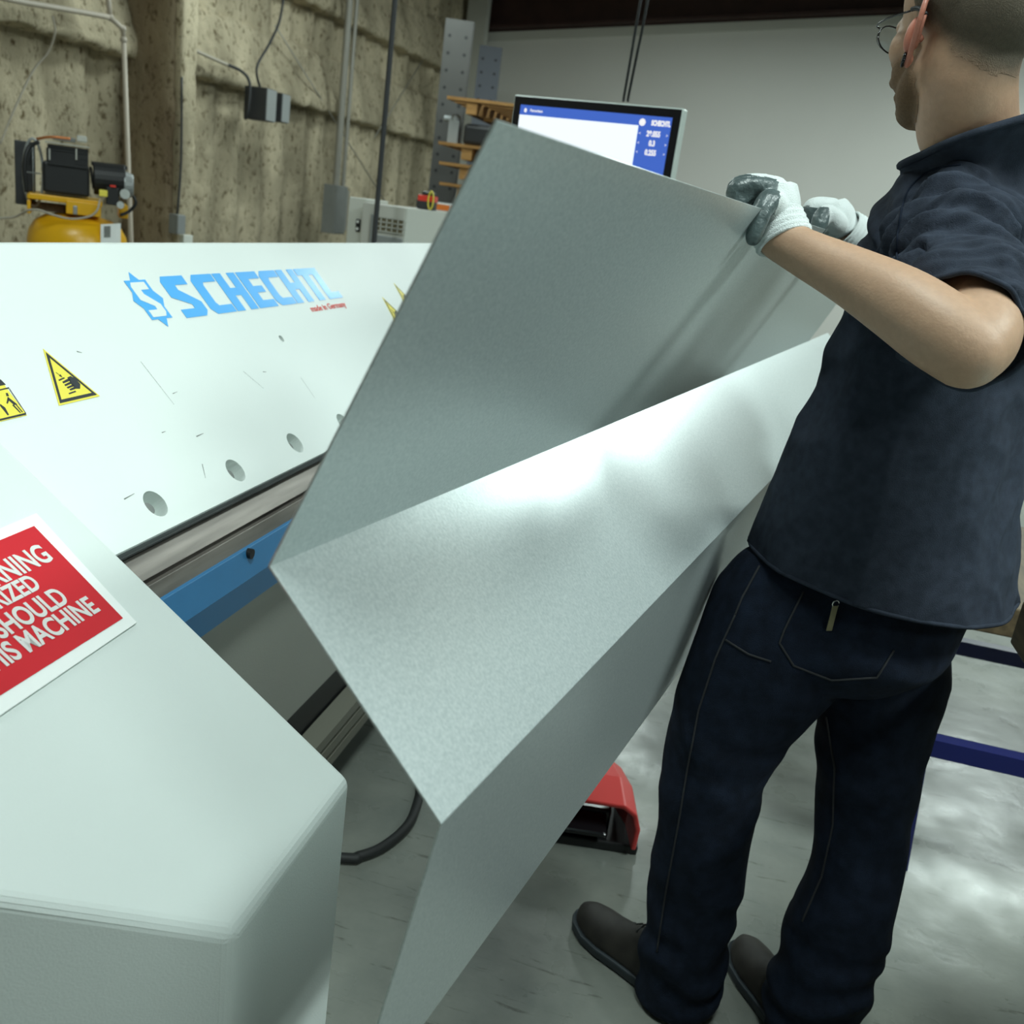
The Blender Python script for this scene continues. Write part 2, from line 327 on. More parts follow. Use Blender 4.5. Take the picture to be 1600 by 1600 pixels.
# corner strip
p = PY(735, 120, BACKY - .3); bm = BM(); box2(bm, (p.x - .1, p.y - .05, 0), (p.x + .12, p.y + .1, 3.9)); struct(obj('trim_7', bm, 'cabinet'))
bm = BM(); extr(bm, [(-6, -6, RZ(-6) + .62), (9, -6, RZ(9) + .62), (9, -6, RZ(9) + .72), (-6, -6, RZ(-6) + .72)], Vector((0, 18.5, 0))); struct(obj('ceiling', bm, 'roof'))
bm = BM(); box2(bm, (9, -6, 0), (9.1, 12.5, 5.6)); struct(obj('wall_right', bm, 'roof'))
bm = BM(); extr(bm, [(-6, -6, 0), (9, -6, 0), (9, -6, RZ(9) + .6), (-6, -6, RZ(-6) + .6)], Vector((0, -.1, 0))); struct(obj('wall_front', bm, 'roof'))
# hall fixtures
places = ['nearest the back wall, right of the worker', 'second from the back wall, right of the worker', 'above the far end of the folding machine', 'above the near end of the folding machine', 'above the blue-legged table', 'behind the photographer', 'above the yellow compressor', 'added beside the foam wall to cast shade under its ledges']
fx = None
for i, (x, y, z, e) in enumerate(FIX):
    t = thing('ceiling_light', (x, y, z), 'fluorescent ceiling light ' + places[i], 'light', 'fluorescent ceiling lights')
    bm = BM(); prism(bm, [(x - .3, z - .03), (x + .3, z - .03), (x + .2, z + .06), (x - .2, z + .06)], y - .65, y + .65); obj('housing', bm, 'lamp_body', t)
    for k in range(4):
        bm = BM(); cyl(bm, (x - .21 + k * .14, y - .6, z - .055), (x - .21 + k * .14, y + .6, z - .055), .018, 10); obj('lamp_tube', bm, 'lamp', t)

# ================================================================== FOLDING MACHINE
mach = thing('folding_machine', (-1.1, 2.3, 0), 'long white sheet-metal folding machine with slanted upper beam, blue apron and blue lettering', 'machine')
YF = 3.62
BX, BZ, TX, TZ = -.727, .900, -1.067, 1.252
bd = Vector((TX - BX, 0, TZ - BZ)); blen = bd.length; bu = bd.normalized(); bn = Vector((bu.z, 0, -bu.x))       # up the slope / outward normal
B0 = Vector((BX, 0, BZ)); YD = Vector((0, 1, 0))
def onbeam(px, py, off=0): return PP(px, py, B0 + bn * off, bn)
bm = BM(); prism(bm, [(BX, BZ), (BX - .004, BZ - .008), (BX - .10, BZ - .012), (-1.40, .86), (-1.42, .95), (-1.13, 1.235), (-1.085, 1.252), (TX, TZ)], .98, YF)
beam = obj('upper_beam', bm, 'paint', mach)
# pockets with bolts in the slanted face
def hole(px, py, r):
    c = onbeam(px, py); bb = BM(); cyl(bb, c + bn * .03, c - bn * .03, r, 28)
    me = bpy.data.meshes.new('c'); bb.to_mesh(me); bb.free(); o = bpy.data.objects.new('c', me); COL.objects.link(o)
    md = beam.modifiers.new('h', 'BOOLEAN'); md.object = o; md.operation = 'DIFFERENCE'; md.solver = 'EXACT'
    return c, o
cs = [hole(243, 787, .0215), hole(368, 735, .0215), hole(461, 692, .0215), hole(537, 660, .0215), hole(440, 529, .008)]
dg = bpy.context.evaluated_depsgraph_get(); dg.update(); nm = bpy.data.meshes.new_from_object(beam.evaluated_get(dg)); beam.modifiers.clear(); beam.data = nm
for c, o in cs: bpy.data.objects.remove(o)
for c, o in cs:
    r = .0045 if o is cs[-1][1] else .010
for i, (c, o) in enumerate(cs):
    r = .010 if i < 4 else .005
    bm = BM(); cyl(bm, c - bn * .029, c - bn * (.014 if i < 4 else .006), r, 18); obj('bolt', bm, 'mid_grey', mach, smooth=False)
# clamping jaws under the beam
bm = BM(); prism(bm, [(-.745, .893), (-.79, .893), (-.79, .872), (-.752, .872)], .99, YF); obj('jaw_recess', bm, 'steel_dark', mach)
bm = BM(); prism(bm, [(-.737, .874), (-.85, .874), (-.85, .850), (-.716, .8475)], .99, YF); obj('clamping_jaw', bm, 'steel', mach, bevel=.001)
bm = BM(); prism(bm, [(-.722, .893), (-.73, .8965), (-.73, .893), (-.724, .889)], .99, YF); obj('lip_trim', bm, 'steel_dark', mach)
bm = BM(); prism(bm, [(-.76, .850), (-.85, .850), (-.85, .838), (-.76, .838)], .99, YF); obj('sheet_slot', bm, 'black', mach)
bm = BM(); prism(bm, [(-.712, .8395), (-.85, .8395), (-.85, .815), (-.705, .815)], .99, YF); obj('folding_jaw', bm, 'steel', mach, bevel=.001)
def apx(px, py, X=-.700): return PX(px, py, X)
zt = PX(266, 909, -.700).z; zb = PX(344, 988, -.69).z; zm = PX(380, 905, -.695).z
bm = BM(); prism(bm, [(-.700, .816), (-.86, .816), (-.86, zb), (-.705, zb), (-.690, .765)], .99, YF); ap = obj('folding_apron', bm, 'blue', mach, bevel=.002)
c = PX(391, 865, -.695); bm = BM(); cyl(bm, c + Vector((-.01, 0, 0)), c + Vector((.004, 0, 0)), .0085, 18); obj('apron_hole', bm, 'black', mach)
zg = PX(466, 1110, -.735).z
bm = BM(); prism(bm, [(-.735, zb), (-1.3, zb), (-1.3, zg), (-.735, zg)], .99, YF); obj('base_panel', bm, 'base', mach, bevel=.004)
bm = BM(); box2(bm, (-1.30, 1.0, zg - .02), (-.80, YF, zg)); box2(bm, (-1.25, 1.0, .0), (-1.2, YF, zg)); obj('underframe', bm, 'black', mach)
bm = BM(); box2(bm, (-.79, 1.0, .10), (-.755, YF, zg)); obj('dark_backdrop', bm, 'black', mach)  # added black sheet standing in for the darkness below the base panel
for z in (.215, .178, .141):
    bm = BM(); box2(bm, (-.75, 1.0, z - .013), (-.70, YF, z + .013)); obj('rail', bm, 'beige_bar', mach)
for ya, yb, za, zb_, nm_ in ((1.05, 1.10, 0, zg, 'leg'), (1.9, 1.98, 0, zg, 'leg'), (3.3, 3.38, 0, zg, 'leg')):
    bm = BM(); box2(bm, (-.83, ya, za), (-.80, yb, zb_)); obj(nm_, bm, 'dark_grey', mach)
# near side housing, its top sloping at 35 degrees
HX, HZ = -.356, .690
tt = .70; HTX = -.92
hz = lambda x: HZ - tt * (x - HX)
def house(ya, yb, miter):
    bm = BM()
    prof = [(HX, 0), (HX, HZ), (HTX, hz(HTX)), (-1.5, hz(HTX) - .02), (-1.5, 0)]
    a = [bm.verts.new((x, yb, z)) for x, z in prof]
    b = [bm.verts.new((x, (ya - miter * min(.62, (HX - x)) * .965), z)) for x, z in prof]; n = len(prof)
    bm.faces.new(a); bm.faces.new(b[::-1])
    for i in range(n): bm.faces.new((a[i], a[(i + 1) % n], b[(i + 1) % n], b[i]))
    return bm
obj('side_housing', house(.704, .998, 1), 'paint2', mach, bevel=.012, seg=4)
obj('side_housing', house(YF, YF + .3, 0), 'paint2', mach, bevel=.012, seg=4)
# red warning plate on the near housing
hn = Vector((tt, 0, 1)).normalized(); hu = Vector((-1, 0, tt)).normalized(); HP = Vector((HX, 0, HZ))
def onh(px, py, off=0): return PP(px, py, HP + hn * off, hn)
a = onh(56, 803, .001); b = onh(213, 974, .001); c = onh(0, 1119, .001); 
ey = (b - c).normalized(); ey = Vector((0, 1, 0)) * 1.0
w_ = (a - b).length
def slab(bm, o, ux, uy, x0, x1, y0, y1, n, th): extr(bm, [o + ux * x0 + uy * y0, o + ux * x1 + uy * y0, o + ux * x1 + uy * y1, o + ux * x0 + uy * y1], n * th)
dirL = (c - b).normalized(); dirU = (a - b).normalized()
plate = None
bm = BM(); extr(bm, [b, b + dirL * .6, b + dirL * .6 + dirU * w_, a], hn * .0018); plate = obj('warning_plate', bm, 'sign_white', mach, bevel=.0006)
r0 = onh(192, 966, .0032); r1 = onh(53, 822, .0032); r3 = onh(0, 1087, .0032)
dL = (r3 - r0).normalized()
bm = BM(); extr(bm, [r0, r0 + dL * .58, r1 + dL * .58, r1], hn * .0004); obj('red_field', bm, 'red', plate)
xd = -dL; yd = (dirU - xd * dirU.dot(xd)).normalized()
for txt, (ex, ey_), (hx, hy) in (('WARNING', (85, 873), (64, 845)), ('ONLY AUTHORIZED', (66, 917), (48, 893)), ('PERSONNEL SHOULD', (110, 939), (90, 912)), ('OPERATE THIS MACHINE', (157, 953), (135, 928))):
    e = onh(ex, ey_, .0040); h = onh(hx, hy, .004); sz = (h - e).dot(yd)
    text_mesh('plate_lettering', txt, abs(sz) * 1.32, 'sign_text', plate, e, xd, yd, 'RIGHT', off=.0009, sx=.82)
# blue emblem and lettering on the beam (u along the machine, v up the slope)
def bframe(px, py, off=.0006): return onbeam(px, py, off)
def bpoly(bm, o, pts, th=.0004): extr(bm, [o + YD * x + bu * y for x, y in pts], bn * th)
o1 = bframe(291, 497); o2 = bframe(255, 432)                # lower-left / upper-left of the first letter
oR = bframe(537, 466)                                       # lower right of the last
hgt = (o2 - o1).dot(bu); wid = (oR - o1).y
LET = {
 'S': [[(0, .5), (0, .88), (.12, 1), (.9, 1), (.9, .78), (.42, .78), (.42, .66), (.95, .34), (.95, .12), (.8, 0), (.02, 0), (.02, .2), (.55, .2), (.55, .30)]],
 'C': [[(.0, .14), (0, .86), (.16, 1), (.95, 1), (.95, .80), (.42, .80), (.36, .72), (.36, .28), (.42, .20), (.95, .20), (.95, 0), (.16, 0)]],
 'H': [[(0, 0), (0, 1), (.36, 1), (.36, .60), (.62, .60), (.62, 1), (.97, 1), (.97, 0), (.62, 0), (.62, .40), (.36, .40), (.36, 0)]],
 'E': [[(0, 0), (0, 1), (.92, 1), (.92, .80), (.38, .80), (.38, .60), (.80, .60), (.80, .42), (.38, .42), (.38, .20), (.92, .20), (.92, 0)]],
 'T': [[(.27, 0), (.27, .80), (0, .80), (0, 1), (.92, 1), (.92, .80), (.65, .80), (.65, 0)]],
 'L': [[(0, 0), (0, 1), (.38, 1), (.38, .20), (.88, .20), (.88, 0)]]}
adv = {'S': 1.1, 'C': 1.0, 'H': 1.04, 'E': .98, 'T': .92, 'L': .9}
word = 'SCHECHTL'; tot = sum(adv[c] for c in word); k = wid / tot; x = 0
for ch in word:
    bm = BM()
    for pl in LET[ch]: bpoly(bm, o1, [((x + a) * k, b * hgt) for a, b in pl])
    obj('letter', bm, 'logo_blue', beam); x += adv[ch]
# emblem: eight-pointed star outline with a white S
ec = bframe(232, 468); hw = (bframe(256, 492) - bframe(206, 440)).length
vtx = abs((bframe(263, 511) - bframe(197, 426)).dot(bu)) / 2; R = vtx
st = []
for i in range(16):
    a_ = math.pi * 2 * i / 16 + math.pi / 8 * 0; rr = R if i % 2 == 0 else R * .76
    st.append((math.sin(a_) * rr * .76, math.cos(a_) * rr))
bm = BM(); bpoly(bm, ec, st); obj('emblem', bm, 'logo_blue', beam)
bm = BM(); sw = R * .44
extr(bm, [ec + bn * .0005 + YD * ((a - .47) * 2 * sw) + bu * ((b - .5) * R * 1.25) for a, b in LET['S'][0]], bn * .0003); obj('emblem_letter', bm, 'paint', beam)
e0 = bframe(488, 487); e1 = bframe(545, 481)
text_mesh('small_lettering', 'made in Germany', .0215, 'logo_red', beam, e0, YD * ((e1 - e0).y / .160), bu, 'LEFT', off=.0004)
# yellow warning triangles
def tri(px0, px1, px2, hand=True):
    A = onbeam(*px0, .0005); Bp = onbeam(*px1, .0005); C_ = onbeam(*px2, .0005); bm = BM(); extr(bm, [A, Bp, C_], bn * .0004); t = obj('warning_triangle', bm, 'yellow', beam)
    cen = (A + Bp + C_) / 3
    bm = BM(); q = [cen + (v - cen) * .90 + bn * .0005 for v in (A, Bp, C_)]; q2 = [cen + (v - cen) * .74 + bn * .0005 for v in (A, Bp, C_)]
    for i in range(3): extr(bm, [q[i], q[(i + 1) % 3], q2[(i + 1) % 3], q2[i]], bn * .0002)
    obj('border', bm, 'sign_black', t)
    bx = (C_ - Bp); by = A - (Bp + C_) / 2; o = Bp + bn * .0005
    def at(u, v): return o + bx * (.56 + (u - .54) * .64) + by * (v * .78 + .09)
    bm = BM()
    for poly_ in ([(.54, .26), (.56, .44), (.70, .46), (.80, .38), (.84, .24), (.72, .14), (.58, .16)], [(.30, .33), (.30, .37), (.6, .42), (.6, .36)], [(.30, .26), (.30, .30), (.58, .34), (.58, .29)], [(.32, .20), (.32, .235), (.6, .27), (.6, .22)], [(.36, .145), (.36, .18), (.6, .21), (.6, .16)],
                  [(.22, .40), (.22, .43), (.46, .46), (.46, .43)], [(.24, .07), (.24, .10), (.52, .12), (.52, .09)], [(.30, .60), (.32, .60), (.39, .50), (.37, .50)], [(.33, .51), (.41, .54), (.41, .46)]):
        extr(bm, [at(*p_) for p_ in poly_], bn * .0002)
    obj('pictogram', bm, 'sign_black', t)
    return t
tri((67, 545), (92, 634), (156, 619)); tri((597, 464), (620, 508), (637, 502)); tri((615, 442), (636, 481), (646, 474))
# yellow rectangular label cut by the frame's left side
q = [onbeam(*p_, .0005) for p_ in ((-42, 600), (5, 589), (42, 649), (2, 657))]
A, Bq, Cq = q[1], q[2], q[3]; LW = (Bq - Cq).length * 1.35; up_ = bu * .088; base = Bq
bm = BM(); extr(bm, [base, base + Vector((0, -LW, 0)), base + Vector((0, -LW, 0)) + up_, base + up_], bn * .0004); yl = obj('warning_label', bm, 'yellow', beam)
bm = BM()
for pl in ([(9, 614), (12, 614), (14, 619), (10, 619)], [(12, 620), (27, 632), (22, 633), (12, 624)], [(12, 620), (14, 626), (12, 631), (10, 630)], [(21, 632), (33, 645), (31, 645), (19, 633)], [(25, 631), (36, 644), (34, 644), (24, 632)],
           [(0, 631), (8, 637), (14, 648), (12, 649), (0, 634)], [(-12, 611), (14, 605), (14, 607), (-12, 613)], [(-2, 655), (40, 645), (41, 648), (-2, 658)], [(-14, 592), (1, 593), (9, 601), (-14, 606)], [(14, 607), (15, 607), (41, 646), (40, 646)]):
    extr(bm, [onbeam(x_, y_, .0010) for x_, y_ in pl], bn * .0002)
obj('pictogram', bm, 'sign_black', yl)
# scratches
for (x0, y0, x1, y1, t_) in ((194, 780, 210, 771, 1.2), (307, 682, 318, 677, 1.3), (253, 676, 259, 674, 1), (316, 725, 321, 747, .8), (120, 549, 128, 551, 1), (220, 565, 272, 632, .35), (270, 615, 277, 612, .8), (380, 580, 412, 607, .3), (470, 590, 492, 622, .3), (411, 581, 416, 581, 1)):
    a = onbeam(x0, y0, .0003); b = onbeam(x1, y1, .0003); s_ = (b - a).cross(bn).normalized() * .0008 * t_; bm = BM(); extr(bm, [a - s_, b - s_ * .3, b + s_ * .3, a + s_], bn * .0002); obj('scratch', bm, 'mid_grey', beam)

# ------------------------------------------------------------------ hose, pedal
bm = BM(); pts = [(-.95, 1.55, .02)] + [tuple(PZ(x, y, .014)) for x, y in ((530, 1340), (560, 1338), (600, 1322), (638, 1288), (655, 1245), (662, 1205), (690, 1150))]
tube(bm, spline(pts, 8), .0115, 12); tag(obj('pedal_cable', bm, 'rubber', smooth=True), 'thick dark grey cable curving over the floor in front of the folding machine', 'cable')
pc = PZ(925, 1300, 0); ped = thing('foot_pedal', pc, 'red and black foot pedal standing on the floor behind the bent sheet', 'pedal')
ax_, ay_ = Vector((.985, .17, 0)), Vector((-.17, .985, 0))
def pl(x, y, z): return pc + ax_ * x + ay_ * y + Vector((0, 0, z))
bm = BM(); box(bm, pl(-.03, .02, .012), (.27, .17, .024), (ax_, ay_, UP)); obj('base_plate', bm, 'black', ped, bevel=.004)
bm = BM(); box(bm, pl(-.05, .04, .05), (.17, .12, .06), (ax_, ay_, UP)); box(bm, pl(-.05, -.03, .06), (.15, .10, .015), (ax_, (ay_ + UP * .3).normalized(), (UP - ay_ * .3).normalized())); obj('pedal_body', bm, 'black_gloss', ped, bevel=.006)
bm = BM(); hood = []
for (y, wR, zt_) in ((-.075, .125, .135), (.02, .115, .15), (.09, .09, .155)):
    hood.append([pl(-.03 - wR, y, .012), pl(-.03 - wR, y, zt_ - .03), pl(-.03 - wR + .025, y, zt_), pl(-.03 + wR - .04, y, zt_), pl(-.03 + wR - .008, y, zt_ - .02), pl(-.03 + wR + .006, y, zt_ - .06), pl(-.03 + wR + .004, y, .02)])
rings(bm, hood, cap=False, closed=False); ho = obj('hood', bm, 'pedal_red', ped, smooth=False); sm = ho.modifiers.new('s', 'SOLIDIFY'); sm.thickness = .012; bv = ho.modifiers.new('b', 'BEVEL'); bv.width = .004; bv.segments = 3

# ================================================================== THE BENT SHEET (Z profile)
cam_pt = lambda x, y, z: EYE + CX * x + CY * y + CZ * z
us = (CX * .424 + CY * -.238 + CZ * .874); us.z = 0; us.normalize()
P1 = P(775, 187, .53); P2 = P(420, 885, .68); P3 = P(688, 1287, .669); P4 = P(537, 1770, .794)
SL = 2.62; th = .0016
def sheet_strip(name, prof, s0, s1, parent, sag=None):
    bm = BM(); n = 40; rs = []
    for i in range(n + 1):
        s = s0(0) if False else 0
    top = []; 
    nn = 14
    for i in range(n + 1):
        t = i / n; row = []
        for j in range(nn + 1):
            v = j / nn; a = prof[0].lerp(prof[1], v); sa = s0(v) + (s1(v) - s0(v)) * t
            q = a + us * sa
            if sag: q = q + sag(v, sa)
            row.append(bm.verts.new(q))
        top.append(row)
    for i in range(n):
        for j in range(nn): bm.faces.new((top[i][j], top[i + 1][j], top[i + 1][j + 1], top[i][j + 1]))
    o = obj(name, bm, 'galv', parent, smooth=False); m_ = o.modifiers.new('s', 'SOLIDIFY'); m_.thickness = th; m_.offset = 0
    return o
sheet = thing('bent_sheet', (P3.x, P3.y, 0) if False else P3, 'long galvanised steel sheet folded into a Z, held up by the worker', 'sheet metal')
nA = (P2 - P1).cross(us).normalized()
sheet_strip('upper_flange', (P1, P2), lambda v: 0, lambda v: SL * (1.0 if v < 0 else 1.0), sheet, sag=lambda v, s: nA * (.012 * math.sin(s / SL * math.pi) * (1 - v)))
sheet_strip('middle_web', (P2, P3), lambda v: 0, lambda v: SL + .45, sheet)
sheet_strip('lower_flange', (P3, P4), lambda v: 0, lambda v: SL + .45, sheet)

# ================================================================== MONITOR
TL = P(804, 147, 3.1); TR = P(1069, 170, 2.86); mx = (TR - TL); mw = mx.length; mx = mx.normalized(); mx.z = 0; mx.normalize(); mn = Vector((mx.y, -mx.x, 0)); my = Vector((0, 0, 1))
mon = thing('monitor', TL + mx * mw / 2 - my * .5, 'large touchscreen monitor showing a white page with blue bars above the machine', 'monitor')
mh = .36; mc = TL + mx * mw / 2 - my * mh / 2
AX = (mx, mn, my)
bm = BM(); box(bm, mc + mn * -.02, (mw, .04, mh), AX); obj('case', bm, 'bezel', mon, bevel=.006)
bm = BM(); box(bm, mc + mn * .0015, (mw - .010, .003, mh - .010), AX); obj('bezel', bm, 'black_gloss', mon, bevel=.001)
def mp_(x, y, o=.0035): return TL + mx * x - my * y + mn * o
def mrect(bm, x0, y0, x1, y1, o=.0035): extr(bm, [mp_(x0, y0, o), mp_(x1, y0, o), mp_(x1, y1, o), mp_(x0, y1, o)], mn * .0006)
bz = .030; sx0, sx1 = bz, mw - bz; sy0, sy1 = .030, mh - .03; hb = .030; sbx = sx1 - .105
bm = BM(); mrect(bm, sx0, sy0 + hb, sbx, sy1); obj('screen', bm, 'screen_white', mon)
bm = BM(); mrect(bm, sx0, sy0, sx1, sy0 + hb); mrect(bm, sbx, sy0 + hb, sx1, sy1); obj('screen_bar', bm, 'screen_blue', mon)
text_mesh('screen_text', 'Favoriten', .012, 'screen_text', mon, mp_(sx0 + .037, sy0 + .019, .0045), mx, my, off=.0002)
text_mesh('screen_text', 'SCHECHTL', .020, 'screen_text', mon, mp_(sx1 - .003, sy0 + .026, .0045), mx, my, 'RIGHT', off=.0012, sx=.62)
bm = BM()
extr(bm, [mp_(sx1 - .094 + .011 * math.cos(a * .7854), sy0 + .02 + .011 * math.sin(a * .7854), .0045) for a in range(8)], mn * .0004); obj('screen_icon', bm, 'screen_text', mon); bm = BM()
extr(bm, [mp_(sx0 + .02 + .005 * math.cos(a * .7854), sy0 + .016 + .007 * math.sin(a * .7854), .0045) for a in range(8)], mn * .0004)
obj('screen_icon', bm, 'screen_text', mon)
for i, (t_, dx) in enumerate((('28.055', .0), ('0.3', .0), ('0.255', .0))):
    text_mesh('screen_number', t_, .022, 'screen_text', mon, mp_(sbx + .053, sy0 + .058 + i * .027, .0045), mx, my, 'CENTER', off=.001, sx=.75)
    text_mesh('screen_number', '<', .012, 'screen_text', mon, mp_(sbx + .008, sy0 + .056 + i * .027, .0045), mx, my, 'CENTER')
    text_mesh('screen_number', '>', .012, 'screen_text', mon, mp_(sbx + .097, sy0 + .056 + i * .027, .0045), mx, my, 'CENTER')
bm = BM(); box(bm, mc - mn * .05 - my * .05, (.12, .03, .12), AX); b2 = mc - mn * .08; cyl(bm, (b2.x, b2.y, 0), (b2.x, b2.y, b2.z), .03); cyl(bm, (b2.x, b2.y, 0), (b2.x, b2.y, .015), .2, 30); obj('stand', bm, 'mid_grey', mon)

# ================================================================== HANGING CABLES AND POLES
p0 = P(584, 383, 4.5)
bm = BM(); cyl(bm, (p0.x, p0.y, 0), (p0.x, p0.y, RZ(p0.x) + .6), .012, 12); cyl(bm, (p0.x, p0.y, 0), (p0.x, p0.y, .02), .12, 24); tag(obj('support_pole', bm, 'dark_grey', smooth=False), 'thin black pole rising behind the machine to the roof', 'pole')
for nm_, (xa, xb), lab in (('a', (974, 1001), 'black cable hanging down to the monitor, the left of the two'), ('b', (981, 1012), 'black cable hanging down to the monitor, the right of the two')):
    q0 = P(xa, 158, 3.02) ; q1 = q0 + UP * 1.9; a0 = P(xb, -40, 2.75)
    bm = BM(); tube(bm, spline([q0 - UP * .0 , q0 + UP * .02, q0.lerp(P(xb, 0, 2.8), .5), P(xb, 0, 2.8), a0 + UP * .6 + Vector((.02, .05, 0)), Vector((a0.x, a0.y + .1, RZ(a0.x) + .64))], 6), .0042, 8)
    tag(obj('power_cable', bm, 'black', smooth=True), lab, 'cable')

# ================================================================== BACKGROUND: WALL FITTINGS
# white pipe with branch
bm = BM(); o_ = .30
def wp(px, py, off=.30): return onwall(px, py, off)
j = wp(172, 27); el = wp(192, 45); foot = wp(205, 385)
tube(bm, spline([wp(-40, -14), wp(30, 2), wp(100, 14), j], 4), .0145, 10); tube(bm, [wp(167, -30), wp(170, 8), j], .014, 10); tube(bm, [j, el, wp(193, 60)], .0145, 10)
tube(bm, [wp(193, 58), wp(205, 385), wp(208, 460)], .0145, 10)
for q in (j, el, wp(193, 62)): ball(bm, q, .021)
tag(obj('air_pipe', bm, 'pvc', smooth=True), 'thin white pipe on the foam wall running down beside the yellow compressor', 'pipe')
bm = BM(); tube(bm, spline([wp(82, 25, .28), wp(86, 50, .28), wp(75, 82, .24), wp(52, 110, .2), wp(25, 165, .2), wp(0, 225, .2)], 6), .006, 6); tag(obj('wall_cable', bm, 'cable_white', smooth=True), 'thin pale cable drooping down the foam wall at the upper left corner', 'cable')
def wallbox(name, px, py, off, w, d, h, m, lab, cat, faces=None, bev=.004, grp=None):
    c = wp(px, py, off + d / 2); bm = BM(); box(bm, c, (w, d, h), (WD, WN, UP)); o = obj(name, bm, m, None, bevel=bev); tag(o, lab, cat, grp); return o, c
def boxthing(name, pxc, off, w, d, h, mb, mf, lab, cat, grp=None):
    c = wp(*pxc, off + d / 2); t = thing(name, c, lab, cat, grp)
    bm = BM(); box(bm, c, (w, d, h), (WD, WN, UP)); obj('case', bm, mb, t, bevel=.004)
    bm = BM(); box(bm, c - WD * (w / 2 + .002) * 0 + WN * (d / 2 + .004), (w * .96, .008, h * .96), (WD, WN, UP)); obj('cover', bm, mf, t, bevel=.002)
    return t, c
ta, ca_ = boxthing('transformer_box', (406, 163), .22, .13, .18, .22, 'dark_grey', 'alu', 'dark grey transformer box on the foam wall, the left of the pair', 'electrical box', 'wall transformer boxes')
tb, cb_ = boxthing('transformer_box', (431, 168), .22, .11, .16, .20, 'dark_grey', 'alu', 'dark grey transformer box on the foam wall, the right of the pair', 'electrical box', 'wall transformer boxes')
bm = BM(); tube(bm, spline([ca_ + UP * .10, wp(401, 106, .3), wp(420, 70, .3), wp(436, 35, .3), wp(443, -5, .3), wp(446, -60, .3)], 6), .009, 8); tag(obj('power_cable', bm, 'black', smooth=True), 'black cable hanging from the roof to the dark transformer boxes', 'cable')
bm = BM(); tube(bm, spline([wp(301, 77, .24), wp(330, 90, .24), wp(355, 101, .24)], 4), .012, 8); tag(obj('conduit_stub', bm, 'cable_white', smooth=True), 'short pale conduit left of the dark transformer boxes', 'conduit')
bm = BM(); tube(bm, spline([wp(355, 101, .24), wp(378, 112, .25), wp(390, 130, .28), wp(388, 170, .28), wp(383, 186, .25)], 6), .011, 8); tag(obj('wall_cable', bm, 'dark_grey', smooth=True), 'dark cable bending down beside the left transformer box', 'cable')
boxthing('junction_box', (276, 350), .44, .08, .06, .12, 'mid_grey', 'alu', 'small grey socket box low on the foam column', 'electrical box')
wallbox('wall_panel', 290, 384, .42, .10, .04, .14, 'cab_white', 'small pale panel under the grey socket box', 'panel')
bm = BM(); tube(bm, spline([wp(284, 120, .46), wp(283, 250, .46), wp(277, 335, .46)], 4), .008, 6); tag(obj('wall_cable', bm, 'dark_grey', smooth=True), 'thin dark cable running down the column to the grey socket box', 'cable')
# conduits + switch box
for (xa, xb, r_, lab) in ((545, 521, .030, 'thick steel conduit on the foam wall above the grey switch box'), (553, 532, .018, 'thin steel conduit just right of the thick one')):
    a_ = wp(xb, 340, .26); zt_ = 3.9
    bm = BM(); cyl(bm, (a_.x, a_.y, onwall(530, 291, .26).z), (a_.x, a_.y, 3.6), r_, 12); tag(obj('conduit', bm, 'galv_conduit', smooth=False), lab, 'conduit', 'steel conduits on the wall')
t, c = boxthing('switch_box', (522, 327), .26, .20, .12, .40, 'mid_grey', 'mid_grey', 'grey switch box on the foam wall under the steel conduits', 'electrical box')
bm = BM(); box(bm, c + WD * .16 - UP * .0, (.12, .05, .34), (WD, WN, UP)); obj('side_cover', bm, 'galv_conduit', t, bevel=.004)
for q in (((430, 40), (605, 320), 'thin diagonal brace wire crossing the foam wall left of the black pole'), ((585, 215), (660, 95), 'thin diagonal brace wire crossing the foam wall right of the black pole')):
    bm = BM(); tube(bm, [wp(*q[0], .14), wp(*q[1], .14)], .0055, 6); tag(obj('brace_wire', bm, 'galv_conduit', smooth=True), q[2], 'wire')

# ------------------------------------------------------------------ compressor
cc = P(122, 330, 4.45); cx0, cy0 = cc.x, cc.y; dcam = Vector((cx0, cy0, 0)).normalized(); rt = Vector((dcam.y, -dcam.x, 0)); toc = -dcam
comp = thing('air_compressor', (cx0, cy0, 0), 'yellow upright air compressor with black pump standing against the foam wall', 'compressor')
def cp(px, py, o=0.0):
    """point on the vertical plane through the tank axis facing the camera, o nearer the camera"""
    return PP(px, py, Vector((cx0, cy0, 0)) + toc * o, toc)
ztop = cp(122, 335).z; tr = (cp(200, 370) - cp(42, 370)).length / 2
tcx = (cp(200, 370) + cp(42, 370)) / 2
bm = BM(); rs = []
for r_, z in ((tr * .35, .12), (tr * .8, .15), (tr, .24), (tr, ztop - .13), (tr * .96, ztop - .085), (tr * .86, ztop - .045), (tr * .66, ztop - .015), (tr * .35, ztop), (tr * .05, ztop + .004)):
    rs.append(ell(Vector((tcx.x, tcx.y, z)), Vector((r_, 0, 0)), Vector((0, r_, 0)), 40))
rings(bm, rs)
obj('tank', bm, 'comp_yellow', comp, smooth=True)
for a in (.6, 2.7, 4.8):
    bm = BM(); box(bm, (tcx.x + tr * .75 * math.cos(a), tcx.y + tr * .75 * math.sin(a), .1), (.05, .05, .2)); obj('leg', bm, 'comp_yellow', comp)
AXc = (rt, toc, UP)
def crect(name, x0, y0, x1, y1, o, d, m, par=comp, bev=.004):
    a = cp(x0, y0, o); b = cp(x1, y1, o); c = (a + b) / 2 - toc * d / 2; w_ = abs((b - a).dot(rt)); h_ = abs(a.z - b.z)
    bm = BM(); box(bm, c, (w_, d, h_), AXc); return obj(name, bm, m, par, bevel=bev)
